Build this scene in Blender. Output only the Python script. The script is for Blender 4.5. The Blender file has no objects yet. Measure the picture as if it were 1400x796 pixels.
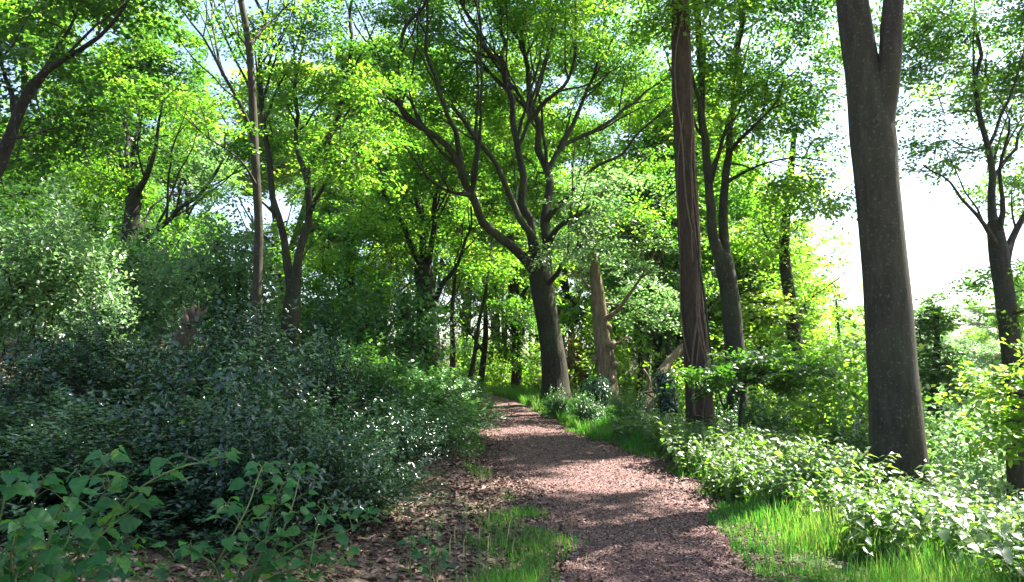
import bpy, math
import numpy as np

RNG = np.random.default_rng(11)
SC = bpy.context.scene
COL = SC.collection
F, CX, CY, HORIZON = 1057.0, 700.0, 398.0, 500.0      # measured on the 1400 px wide photograph
PITCH = math.atan((HORIZON - CY) / F)
EYE = 1.6
UP = np.array([0., 0., 1.])

# ------------------------------------------------------------------ terrain
_py = np.array([-20., -4., 5.9, 9., 12.3, 15.6, 19.7, 24., 28., 34., 40., 60.])
_pc = np.array([.95, 1.0, 1.10, 1.24, .95, .45, 0., -.7, -2.1, -5.2, -9.5, -26.])
_pw = np.array([.8, .8, .82, 1.0, 1.25, 1.05, .95, .85, .9, .9, .9, .9])
def path_c(y): return np.interp(y, _py, _pc)
def path_w(y): return np.interp(y, _py, _pw)
def wob(x, y, s=1.0):
    return (np.sin(x*1.3*s+.7)*np.cos(y*1.1*s-.4) + .5*np.sin(x*2.7*s-y*1.9*s+1.1) + .35*np.cos(x*4.3*s+y*3.7*s))
def ground(x, y):
    x = np.asarray(x, float); y = np.asarray(y, float)
    yy = np.clip(y, 4, 26)
    base = .0012*(yy-4)**2 + np.clip(y-26, 0, 60)*.035
    d = x - path_c(np.clip(y, -20, 40))
    t = np.clip(-d-1.2, 0, None); bank = 2.8*(1-np.exp(-(.105*t)**1.35))
    s = np.clip(d-2.0, 0, None)
    near = np.clip((y-18)/20, 0, 1)
    drop = -7.5*(1-np.exp(-(s/(14+8*near))**1.5))
    rise = np.clip((s-55)/60, 0, 1)**1.3*7
    off = np.clip((np.abs(d)-1.0)/1.5, 0, 1)
    return base + bank + drop + rise + off*.06*wob(x, y, .8) + .012*wob(x, y, 2.3)

def unp(px, py, Y):
    u, v = (px-CX)/F, (CY-py)/F
    c, s = math.cos(PITCH), math.sin(PITCH)
    dy, dz = c - v*s, s + v*c
    return np.array([u*Y/dy, Y, EYE + dz*Y/dy])
def xat(px, Y): return (px-CX)/F*Y

# ------------------------------------------------------------------ mesh helpers
def build(name, V, faces, mats, parent=None, loc=(0, 0, 0), smooth=True, midx=None):
    """faces: list of (n,k) int arrays; midx: material index per array"""
    me = bpy.data.meshes.new(name)
    V = np.asarray(V, np.float32) - np.asarray(loc, np.float32)
    me.vertices.add(len(V)); me.vertices.foreach_set('co', V.ravel())
    faces = [np.asarray(f, np.int32) for f in faces]
    nl = sum(f.size for f in faces); nf = sum(len(f) for f in faces)
    me.loops.add(nl); me.loops.foreach_set('vertex_index', np.concatenate([f.ravel() for f in faces]))
    tot = np.concatenate([np.full(len(f), f.shape[1], np.int32) for f in faces])
    st = np.concatenate([[0], np.cumsum(tot)[:-1]]).astype(np.int32)
    me.polygons.add(nf); me.polygons.foreach_set('loop_start', st); me.polygons.foreach_set('loop_total', tot)
    if not isinstance(mats, (list, tuple)): mats = [mats]
    for m in mats: me.materials.append(m)
    if midx is not None:
        me.polygons.foreach_set('material_index', np.concatenate([np.full(len(f), i, np.int32) for f, i in zip(faces, midx)]))
    if smooth: me.polygons.foreach_set('use_smooth', np.ones(nf, bool))
    me.update(calc_edges=True)
    o = bpy.data.objects.new(name, me); COL.objects.link(o)
    if parent is not None:
        o.parent = parent
    return o

class MB:
    def __init__(s): s.V, s.F, s.n = [], [], 0
    def add(s, V, *Fs):
        s.V.append(np.asarray(V, float))
        for f in Fs: s.F.append(np.asarray(f)+s.n)
        s.n += len(V)
    def build(s, name, mat, parent=None, loc=(0, 0, 0), smooth=True):
        by = {}
        for f in s.F: by.setdefault(f.shape[1], []).append(f)
        return build(name, np.concatenate(s.V), [np.concatenate(v) for v in by.values()], mat, parent, loc, smooth)

def tag(o, label=None, cat=None, group=None, kind=None):
    if label: o['label'] = label
    if cat: o['category'] = cat
    if group: o['group'] = group
    if kind: o['kind'] = kind
    return o
def thing(name, label, cat, loc, group=None):
    o = bpy.data.objects.new(name, None); COL.objects.link(o)
    o.empty_display_size = .2
    o.location = tuple(float(c) for c in loc)
    return tag(o, label, cat, group)
def copy_tree(o, parent=None):
    c = o.copy(); COL.objects.link(c)
    if parent is not None: c.parent = parent
    for ch in list(o.children): copy_tree(ch, c)
    return c

def unit(v): return v/np.maximum(np.linalg.norm(v, axis=-1, keepdims=True), 1e-9)
def resample(P, step):
    P = np.asarray(P, float)
    if len(P) == 2: Q = P
    else:
        E = np.vstack([2*P[0]-P[1], P, 2*P[-1]-P[-2]]); Q = []
        for i in range(1, len(E)-2):
            a, b, c, d = E[i-1], E[i], E[i+1], E[i+2]
            for t in np.linspace(0, 1, 8, endpoint=False):
                Q.append(.5*((2*b)+(-a+c)*t+(2*a-5*b+4*c-d)*t*t+(-a+3*b-3*c+d)*t**3))
        Q.append(E[-2]); Q = np.array(Q)
    L = np.concatenate([[0], np.cumsum(np.linalg.norm(np.diff(Q[:, :3], axis=0), axis=1))])
    n = max(3, int(L[-1]/step)+1)
    s = np.linspace(0, L[-1], n)
    return np.stack([np.interp(s, L, Q[:, k]) for k in range(Q.shape[1])], 1)

def tube(P, r, sides, lump=0., flare=None, seed=0, cap=True):
    P = np.asarray(P, float); n = len(P); r = np.asarray(r, float)
    T = unit(np.gradient(P, axis=0))
    a = np.array([1., 0, 0]) if abs(T[0][0]) < .8 else np.array([0, 1., 0])
    Ns = np.zeros_like(P)
    u = unit(a - T[0]*a.dot(T[0]))
    for i in range(n):
        u = u - T[i]*u.dot(T[i]); u /= max(np.linalg.norm(u), 1e-9); Ns[i] = u
    B = np.cross(T, Ns)
    ang = np.linspace(0, 2*np.pi, sides, endpoint=False)
    h = np.concatenate([[0], np.cumsum(np.linalg.norm(np.diff(P, axis=0), axis=1))])
    m = np.ones((n, sides))
    if lump:
        g = np.random.default_rng(seed); ph = g.uniform(0, 6.28, 8)
        A, H = np.meshgrid(ang, h)
        m += lump*(np.sin(2*A+ph[0]+H*.9) + .8*np.sin(3*A+ph[1]-H*.7) + .6*np.sin(H*2.3+ph[2]+A) + .45*np.sin(5*A+ph[3]+1.1*H) + .4*np.sin(H*5.1+ph[4]+2*A))
    if flare:
        g = np.random.default_rng(seed+5); ph = g.uniform(0, 6.28)
        m += (flare*np.exp(-h/.45))[:, None]*(1+.55*np.cos(4*ang+ph)+.35*np.cos(7*ang+2*ph))[None]
    V = P[:, None] + (r[:, None]*m)[..., None]*(np.cos(ang)[None, :, None]*Ns[:, None] + np.sin(ang)[None, :, None]*B[:, None])
    V = V.reshape(-1, 3)
    i = np.arange(n-1)[:, None]*sides; j = np.arange(sides)[None]
    k = (j+1) % sides
    Q = np.stack([i+j, i+k, i+sides+k, i+sides+j], -1).reshape(-1, 4)
    if cap:
        V = np.vstack([V, P[-1]+T[-1]*r[-1]*.4])
        c = (n-1)*sides; jj = np.arange(sides)
        return V, Q, np.stack([c+jj, c+(jj+1) % sides, np.full(sides, n*sides)], -1)
    return V, Q, np.zeros((0, 3), int)

# ------------------------------------------------------------------ materials
def new_mat(name):
    m = bpy.data.materials.new(name); m.use_nodes = True
    nt = m.node_tree; nt.nodes.clear()
    return m, nt, nt.nodes, nt.links
def ramp(N, L, fac, stops):
    r = N.new('ShaderNodeValToRGB'); e = r.color_ramp.elements
    while len(e) > 1: e.remove(e[0])
    for i, (p, c) in enumerate(stops):
        x = e[0] if i == 0 else e.new(p)
        x.position = p; x.color = (*c, 1)
    L.new(fac, r.inputs[0]); return r.outputs[0]

def leaf_mat(name, cols, trans, tmix=.45, rough=.42, spec=.5, blemish=False):
    """cols: list of reflectance colours picked per leaf; trans: list of transmitted colours"""
    m, nt, N, L = new_mat(name)
    g = N.new('ShaderNodeNewGeometry')
    st = lambda c: [(i/max(1, len(c)-1), x) for i, x in enumerate(c)]
    tcb = N.new('ShaderNodeTexCoord'); nb = N.new('ShaderNodeTexNoise'); nb.inputs['Scale'].default_value = .45; nb.inputs['Detail'].default_value = 3
    L.new(tcb.outputs['Object'], nb.inputs[0])
    mr = N.new('ShaderNodeMapRange'); mr.inputs[1].default_value = .32; mr.inputs[2].default_value = .68; mr.inputs[3].default_value = -.4; mr.inputs[4].default_value = .45
    L.new(nb.outputs['Fac'], mr.inputs[0])
    ad = N.new('ShaderNodeMath'); ad.operation = 'ADD'; ad.use_clamp = True
    L.new(g.outputs['Random Per Island'], ad.inputs[0]); L.new(mr.outputs[0], ad.inputs[1])
    c1 = ramp(N, L, ad.outputs[0], st(cols))
    c2 = ramp(N, L, ad.outputs[0], st(trans))
    if blemish:      # spots, yellowing and worn patches of an older leaf
        tc = N.new('ShaderNodeTexCoord'); nz = N.new('ShaderNodeTexNoise'); nz.inputs['Scale'].default_value = 38; nz.inputs['Detail'].default_value = 6; nz.inputs['Roughness'].default_value = .7
        L.new(tc.outputs['Object'], nz.inputs[0])
        f = ramp(N, L, nz.outputs['Fac'], [(.3, (.62, .62, .62)), (.5, (.95, .95, .95)), (.66, (1.15, 1.1, .9)), (.74, (1.6, 1.15, .6))])
        out = []
        for c in (c1, c2):
            mu = N.new('ShaderNodeMixRGB'); mu.blend_type = 'MULTIPLY'; mu.inputs[0].default_value = 1
            L.new(c, mu.inputs[1]); L.new(f, mu.inputs[2]); out.append(mu.outputs[0])
        c1, c2 = out
    p = N.new('ShaderNodeBsdfPrincipled'); p.inputs['Roughness'].default_value = rough
    p.inputs['Specular IOR Level'].default_value = spec
    t = N.new('ShaderNodeBsdfTranslucent')
    L.new(c1, p.inputs['Base Color']); L.new(c2, t.inputs['Color'])
    mx = N.new('ShaderNodeMixShader'); mx.inputs[0].default_value = tmix
    L.new(p.outputs[0], mx.inputs[1]); L.new(t.outputs[0], mx.inputs[2])
    o = N.new('ShaderNodeOutputMaterial'); L.new(mx.outputs[0], o.inputs[0])
    return m

def bark_mat(name, dark, mid, light, moss, mossamt=.45, vs=1.0, bump=.5, lichen=.35):
    m, nt, N, L = new_mat(name)
    tc = N.new('ShaderNodeTexCoord'); mp = N.new('ShaderNodeMapping')
    mp.inputs['Scale'].default_value = (7*vs, 7*vs, 1.6*vs)
    L.new(tc.outputs['Object'], mp.inputs[0])
    n1 = N.new('ShaderNodeTexNoise'); n1.inputs['Scale'].default_value = 2.2; n1.inputs['Detail'].default_value = 8; n1.inputs['Roughness'].default_value = .7
    L.new(mp.outputs[0], n1.inputs[0])
    c = ramp(N, L, n1.outputs['Fac'], [(.28, dark), (.52, mid), (.75, light)])
    n2 = N.new('ShaderNodeTexNoise'); n2.inputs['Scale'].default_value = 1.1; n2.inputs['Detail'].default_value = 6
    L.new(tc.outputs['Object'], n2.inputs[0])
    f2 = ramp(N, L, n2.outputs['Fac'], [(.42, (0, 0, 0)), (.68, (mossamt,)*3)])
    mx = N.new('ShaderNodeMixRGB'); L.new(f2, mx.inputs[0]); L.new(c, mx.inputs[1]); mx.inputs[2].default_value = (*moss, 1)
    n3 = N.new('ShaderNodeTexNoise'); n3.inputs['Scale'].default_value = 26; n3.inputs['Detail'].default_value = 5
    L.new(tc.outputs['Object'], n3.inputs[0])
    f3 = ramp(N, L, n3.outputs['Fac'], [(.6, (0, 0, 0)), (.66, (lichen,)*3)])
    mx2 = N.new('ShaderNodeMixRGB'); L.new(f3, mx2.inputs[0]); L.new(mx.outputs[0], mx2.inputs[1]); mx2.inputs[2].default_value = (.16, .165, .13, 1)
    p = N.new('ShaderNodeBsdfPrincipled'); p.inputs['Roughness'].default_value = .85; p.inputs['Specular IOR Level'].default_value = .25
    L.new(mx2.outputs[0], p.inputs['Base Color'])
    b = N.new('ShaderNodeBump'); b.inputs['Strength'].default_value = min(1, bump*1.6); b.inputs['Distance'].default_value = .04
    L.new(n1.outputs['Fac'], b.inputs['Height']); L.new(b.outputs[0], p.inputs['Normal'])
    o = N.new('ShaderNodeOutputMaterial'); L.new(p.outputs[0], o.inputs[0])
    return m

def chip_mat(name, cols, rough=.8):
    m, nt, N, L = new_mat(name)
    g = N.new('ShaderNodeNewGeometry')
    c = ramp(N, L, g.outputs['Random Per Island'], [(i/(len(cols)-1), x) for i, x in enumerate(cols)])
    p = N.new('ShaderNodeBsdfPrincipled'); p.inputs['Roughness'].default_value = rough
    L.new(c, p.inputs['Base Color'])
    o = N.new('ShaderNodeOutputMaterial'); L.new(p.outputs[0], o.inputs[0])
    return m
def plain_mat(name, col, rough=.6):
    m, nt, N, L = new_mat(name)
    n = N.new('ShaderNodeTexNoise'); n.inputs['Scale'].default_value = 25
    c = ramp(N, L, n.outputs['Fac'], [(.3, tuple(.75*x for x in col)), (.7, col)])
    p = N.new('ShaderNodeBsdfPrincipled'); p.inputs['Roughness'].default_value = rough
    L.new(c, p.inputs['Base Color'])
    o = N.new('ShaderNodeOutputMaterial'); L.new(p.outputs[0], o.inputs[0])
    return m

def ground_mat():
    m, nt, N, L = new_mat('woodland_floor')
    tc = N.new('ShaderNodeTexCoord')
    v = N.new('ShaderNodeTexVoronoi'); v.inputs['Scale'].default_value = 26; L.new(tc.outputs['Object'], v.inputs[0])
    sp = N.new('ShaderNodeSeparateColor'); L.new(v.outputs['Color'], sp.inputs[0])
    c = ramp(N, L, sp.outputs[0], [(0, (.035, .019, .013)), (.4, (.08, .045, .032)), (.7, (.12, .072, .052)), (1, (.19, .12, .09))])
    n = N.new('ShaderNodeTexNoise'); n.inputs['Scale'].default_value = .55; n.inputs['Detail'].default_value = 7
    L.new(tc.outputs['Object'], n.inputs[0])
    f = ramp(N, L, n.outputs['Fac'], [(.44, (0, 0, 0)), (.62, (.85, .85, .85))])
    mx = N.new('ShaderNodeMixRGB'); L.new(f, mx.inputs[0]); L.new(c, mx.inputs[1]); mx.inputs[2].default_value = (.045, .075, .018, 1)
    p = N.new('ShaderNodeBsdfPrincipled'); p.inputs['Roughness'].default_value = .9
    L.new(mx.outputs[0], p.inputs['Base Color'])
    b = N.new('ShaderNodeBump'); b.inputs['Strength'].default_value = .8; b.inputs['Distance'].default_value = .02
    L.new(v.outputs['Distance'], b.inputs['Height']); L.new(b.outputs[0], p.inputs['Normal'])
    o = N.new('ShaderNodeOutputMaterial'); L.new(p.outputs[0], o.inputs[0])
    return m
def path_mat():
    m, nt, N, L = new_mat('woodchip_path')
    tc = N.new('ShaderNodeTexCoord')
    v = N.new('ShaderNodeTexVoronoi'); v.inputs['Scale'].default_value = 45; L.new(tc.outputs['Object'], v.inputs[0])
    sp = N.new('ShaderNodeSeparateColor'); L.new(v.outputs['Color'], sp.inputs[0])
    c = ramp(N, L, sp.outputs[0], [(0, (.05, .021, .018)), (.45, (.108, .048, .041)), (.8, (.165, .083, .072)), (1, (.28, .175, .155))])
    n = N.new('ShaderNodeTexNoise'); n.inputs['Scale'].default_value = .9; n.inputs['Detail'].default_value = 8; n.inputs['Roughness'].default_value = .65
    L.new(tc.outputs['Object'], n.inputs[0])
    f = ramp(N, L, n.outputs['Fac'], [(.4, (0, 0, 0)), (.7, (.55, .55, .55))])
    mx = N.new('ShaderNodeMixRGB'); L.new(f, mx.inputs[0]); L.new(c, mx.inputs[1]); mx.inputs[2].default_value = (.075, .04, .034, 1)
    p = N.new('ShaderNodeBsdfPrincipled'); p.inputs['Roughness'].default_value = .9
    L.new(mx.outputs[0], p.inputs['Base Color'])
    b = N.new('ShaderNodeBump'); b.inputs['Strength'].default_value = 1.; b.inputs['Distance'].default_value = .02
    L.new(v.outputs['Distance'], b.inputs['Height']); L.new(b.outputs[0], p.inputs['Normal'])
    o = N.new('ShaderNodeOutputMaterial'); L.new(p.outputs[0], o.inputs[0])
    return m

M = {}
M['beech'] = leaf_mat('beech_leaf', [(.026, .075, .015), (.038, .105, .018), (.052, .13, .022), (.08, .15, .025)],
                      [(.06, .22, .018), (.11, .32, .02), (.20, .43, .025), (.31, .50, .03)], .6)
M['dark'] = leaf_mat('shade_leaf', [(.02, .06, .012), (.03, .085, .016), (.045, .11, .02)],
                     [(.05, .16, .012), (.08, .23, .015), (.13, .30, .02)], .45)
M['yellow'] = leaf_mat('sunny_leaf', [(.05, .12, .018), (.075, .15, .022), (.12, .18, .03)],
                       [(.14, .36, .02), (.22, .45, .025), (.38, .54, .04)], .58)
M['pale'] = leaf_mat('sunlit_pale_leaf', [(.055, .12, .04), (.085, .16, .06), (.13, .21, .09)],
                     [(.13, .30, .07), (.20, .39, .10), (.27, .42, .14)], .5, .35, .6)  # strong sun on these leaves is put into their whitened colour
M['holly'] = leaf_mat('holly_leaf', [(.007, .03, .014), (.02, .055, .024), (.03, .075, .03), (.04, .085, .04)],
                      [(.02, .08, .02), (.04, .12, .02), (.06, .16, .03), (.06, .16, .03)], .2, .22, .75)
M['laurel'] = leaf_mat('laurel_leaf', [(.02, .07, .02), (.03, .10, .025), (.05, .14, .03), (.08, .17, .035)],
                       [(.04, .16, .02), (.07, .24, .02), (.12, .32, .03), (.2, .42, .03)], .33, .35, .6)
M['nettle'] = leaf_mat('verge_leaf', [(.04, .09, .03), (.06, .125, .04), (.09, .16, .05), (.11, .18, .05), (.06, .12, .04)],
                       [(.10, .26, .02), (.16, .36, .03), (.2, .42, .035), (.30, .47, .04), (.12, .30, .03)], .4, .42, 1.0, True)
M['sapling'] = leaf_mat('sapling_leaf', [(.018, .095, .03), (.025, .12, .034), (.035, .145, .036), (.08, .19, .03)],
                        [(.05, .27, .05), (.08, .35, .05), (.14, .42, .04), (.30, .5, .03)], .42, .45, .35, True)
M['copper'] = leaf_mat('copper_leaf', [(.12, .03, .03), (.17, .05, .045), (.22, .10, .08)],
                       [(.35, .08, .06), (.42, .13, .09), (.40, .22, .14)], .4)
M['grass'] = leaf_mat('grass_blade', [(.022, .11, .012), (.035, .15, .018), (.055, .185, .022), (.16, .20, .06)],
                      [(.04, .28, .014), (.07, .36, .018), (.13, .44, .02), (.32, .42, .07)], .45, .4, .45)
M['bark'] = bark_mat('beech_bark', (.010, .008, .0055), (.027, .022, .015), (.055, .046, .034), (.06, .075, .025))
M['bark_dark'] = bark_mat('dark_bark', (.008, .006, .0045), (.021, .017, .012), (.045, .036, .026), (.045, .06, .02), .35)
M['bark_grey'] = bark_mat('grey_bark', (.015, .0115, .0085), (.036, .029, .021), (.07, .057, .043), (.06, .065, .025), .4, .7, .3, .3)
M['bark_red'] = bark_mat('vine_bark', (.017, .010, .0065), (.048, .029, .02), (.095, .06, .042), (.06, .06, .025), .25, 1.3, .8, .1)
M['bark_pale'] = bark_mat('pale_bark', (.05, .033, .02), (.16, .11, .07), (.30, .23, .16), (.12, .12, .05), .25, 1., .5, .3)
M['vine'] = bark_mat('vine_stem_bark', (.06, .04, .028), (.15, .10, .07), (.24, .17, .12), (.08, .08, .04), .2, 3, .5, .1)
M['twig'] = plain_mat('green_stem', (.10, .15, .04))
M['ground'] = ground_mat(); M['path'] = path_mat()
M['litter'] = chip_mat('dry_leaves', [(.04, .02, .014), (.085, .043, .03), (.13, .07, .05), (.20, .115, .085), (.33, .22, .17)])
M['chips'] = chip_mat('bark_chips', [(.036, .017, .0145), (.078, .037, .031), (.125, .063, .054), (.185, .105, .09), (.38, .28, .24)])
M['straw'] = plain_mat('dry_seed', (.38, .32, .16), .8)
M['rot'] = bark_mat('rotten_wood', (.03, .02, .015), (.12, .085, .06), (.28, .21, .15), (.05, .07, .025), .5, 2.2, .9, .2)
M['tape'] = plain_mat('pink_rope', (.55, .25, .25))

# ------------------------------------------------------------------ leaves
T_RHOMB = (np.array([[0, 0, 0], [.45, .32, .07], [1, 0, -.03], [.45, -.32, .07]]), [np.array([[0, 2, 1], [0, 3, 2]])])
T_HEX = (np.array([[0, 0, 0], [.28, .27, .06], [.65, .27, .05], [1, 0, -.06], [.65, -.27, .05], [.28, -.27, .06]]),
         [np.array([[0, 3, 2, 1], [0, 5, 4, 3]])])
def outline_leaf(half, curl=.12, fold=.1):
    """leaf from its half outline [(x, y)]: two halves meeting at a midrib, drooping tip"""
    half = np.array(half, float); n = len(half)
    mid = np.stack([half[:, 0], 0*half[:, 0]], 1)
    z = lambda P: -curl*P[:, 0]**2 + fold*np.abs(P[:, 1])
    A = np.column_stack([half, np.zeros(n)]); B = A*[1, -1, 1]; C = np.column_stack([mid, np.zeros(n)])
    A[:, 2] = z(A) + .03*np.sin(np.arange(n)*2.1); B[:, 2] = z(B) + .03*np.sin(np.arange(n)*2.1+1); C[:, 2] = z(C)
    V = np.vstack([C, A, B]); q = []
    for i in range(n-1):
        q += [[i, i+1, n+i+1, n+i], [i+1, i, 2*n+i, 2*n+i+1]]
    return V, [np.array(q)]
T_SYC = outline_leaf([(-.03, .02), (-.08, .12), (-.05, .25), (.04, .34), (.10, .35), (.16, .395), (.24, .385), (.31, .405), (.39, .36), (.47, .345), (.55, .28), (.64, .25), (.73, .165), (.82, .12), (.91, .045), (1., 0)], .24, .2)
T_OVATE = outline_leaf([(0, .02), (-.02, .18), (.10, .31), (.25, .34), (.42, .29), (.62, .20), (.82, .09), (1., 0)], .25, .22)
T_HOLLY = outline_leaf([(0, .03), (.13, .24), (.26, .14), (.40, .28), (.55, .14), (.70, .20), (.82, .07), (1, 0)], .15, .35)

def leaves(P, D, Nn, size, tmpl, wid=None):
    V0, F0 = tmpl
    n, k = len(P), len(V0)
    D = unit(D); S = unit(np.cross(Nn, D)); Nn = np.cross(D, S)
    sz = np.broadcast_to(np.asarray(size, float), (n,))
    w = sz if wid is None else wid
    V = P[:, None] + sz[:, None, None]*(V0[None, :, 0:1]*D[:, None] + V0[None, :, 2:3]*Nn[:, None]) + np.asarray(w)[:, None, None]*V0[None, :, 1:2]*S[:, None]
    off = (np.arange(n)*k)[:, None, None]
    return V.reshape(-1, 3), [(f[None]+off).reshape(-1, f.shape[1]) for f in F0]

# flat spray of leaves, as beech twigs carry them: positions along x, side y, angle of each leaf
_sp = []
for i, t in enumerate(np.linspace(.12, 1., 9)):
    _sp.append((t, .0, .85*(1 if i % 2 else -1)*(1-.55*t)))
for t0, sg in ((.2, 1), (.32, -1), (.45, 1), (.58, -1), (.72, 1)):
    for t in (.12, .22, .32, .42):
        a = sg*.8; q = t*(1.25-t0)
        _sp.append((t0+q*math.cos(a), q*math.sin(a), a+.5*(1 if int(t*100) % 20 else -1)))
SPX, SPY, SPA = np.array(_sp).T; LEAF = 1.1; NLEAF = [0]
def spray_leaves(O, D, Nn, Ls, size, tmpl, g, keep=.85):
    n, j = len(O), len(SPX)
    D = unit(D); S = unit(np.cross(Nn, D)); Nn = np.cross(D, S)
    x = SPX[None]*(1+.1*g.standard_normal((n, j))); y = SPY[None] + .05*g.standard_normal((n, j))
    P = O[:, None] + Ls[:, None, None]*(x[..., None]*D[:, None] + y[..., None]*S[:, None] + (-.22*x**2+.05*g.standard_normal((n, j)))[..., None]*Nn[:, None])
    a = SPA[None] + .35*g.standard_normal((n, j))
    d = np.cos(a)[..., None]*D[:, None] + np.sin(a)[..., None]*S[:, None] + .2*g.standard_normal((n, j, 3)) - .18*UP
    nn = Nn[:, None] + .38*g.standard_normal((n, j, 3))
    m = g.random((n, j)) < keep
    P, d, nn = P[m], d[m], nn[m]; NLEAF[0] += len(P); size = size*LEAF
    return leaves(P, d, nn, size*g.uniform(.7, 1.25, len(P)), tmpl)

# ------------------------------------------------------------------ branching
def grow(skel, rad, C, g, step=.35, r0=.006, expo=.46, arch=.25):
    """join every leaf cluster C to the nearest wood; returns tubes (points, radii) and cluster directions"""
    nmax = len(skel) + len(C)*14
    P = np.zeros((nmax, 3)); n = len(skel); P[:n] = skel
    par = np.full(nmax, -1); cnt = np.zeros(nmax); cap = np.full(nmax, 9.); cap[:n] = rad
    d0 = np.array([np.min(np.linalg.norm(skel-c, axis=1)) for c in C])
    paths = []; dirs = np.zeros((len(C), 3))
    for ci in np.argsort(d0):
        c = C[ci]
        v = c - P[:n]; dist = np.linalg.norm(v, axis=1)
        cost = dist*(1 + .5*np.clip(-v[:, 2]/np.maximum(dist, .01), 0, 1))
        a = int(np.argmin(cost)); p = P[a]; L = dist[a]
        k = min(12, max(2, int(L/step)))
        ctrl = p + .45*(c-p) + UP*arch*L*g.uniform(.2, 1) + g.standard_normal(3)*.12*L
        t = np.linspace(0, 1, k+1)[:, None]
        q = (1-t)**2*p + 2*t*(1-t)*ctrl + t*t*c
        q[1:-1] += g.standard_normal((k-1, 3))*.035*min(L, 2)
        ids = [a]
        for i in range(1, k+1):
            P[n] = q[i]; par[n] = ids[-1]; cap[n] = cap[ids[-1]]; ids.append(n); n += 1
        i = ids[-1]
        while i >= 0: cnt[i] += 1; i = par[i]
        paths.append(ids); dirs[ci] = q[-1]-q[-2]
    out = []
    for ids in paths:
        r = r0*np.maximum(cnt[ids], 1)**expo
        r[0] = r[1] if len(r) > 1 else r[0]
        r = np.minimum(r, .75*cap[ids[0]]+.002); r[-1] *= .5
        out.append((P[ids], r))
    return out, unit(dirs)

def noise3(P, s, ph):
    x, y, z = (P*s).T
    return (np.sin(1.1*x+ph)*np.cos(1.3*y-ph*.7)+np.sin(1.7*z+ph*1.3+.8*x)*.8+np.cos(2.1*y+1.9*x-ph)*.5+np.sin(2.7*z-2.3*y+ph*2)*.4)

def clusters_in(blobs, spacing, g, flat=.8, gap=-.5):
    """blobs: (x,y,z,r) in metres -> cluster centres with gaps"""
    C = []
    for (x, y, z, r) in blobs:
        n = max(12, int(17*(r/spacing)**3*flat))
        d = unit(g.standard_normal((n, 3)))*(g.random((n, 1))**.42)*r
        d[:, 2] *= flat
        C.append(np.array([x, y, z])+d)
    C = np.concatenate(C)
    C = C[noise3(C, 1.5/spacing, g.uniform(0, 6)) > gap+.3]
    C = C[g.permutation(len(C))]
    keep = np.zeros((len(C), 3)); k = 0
    for c in C:
        if k == 0 or np.min(np.sum((keep[:k]-c)**2, 1)) > (spacing*.42)**2:
            keep[k] = c; k += 1
    return keep[:k]

def crown_mesh(C, dirs, g, nspray, L, size, tmpl, center, keep=.85, spread=.5):
    nspray = int(nspray*1.8); n = len(C)*nspray
    O = np.repeat(C, nspray, 0); dr = np.repeat(dirs, nspray, 0)
    a = g.uniform(0, 2*np.pi, n)
    rnd = np.stack([np.cos(a), np.sin(a), .25*g.standard_normal(n)-.06], 1)
    out = O - center; out[:, 2] *= .2
    D = unit(rnd + .45*dr + .35*unit(out))
    O = O + g.standard_normal((n, 3))*[L*spread, L*spread, L*spread*.28] - D*L*.3
    Nn = UP + .24*g.standard_normal((n, 3)) - .25*D*0
    return spray_leaves(O, D, Nn, L*g.uniform(.7, 1.25, n), size, tmpl, g, keep)

def curve_part(name, P4, mat, parent, loc, sides, lump, flare=None, seed=0):
    V, Q, T = tube(P4[:, :3], P4[:, 3], sides, lump, flare, seed)
    return build(name, V, [Q, T] if len(T) else [Q], mat, parent, loc)

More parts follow.
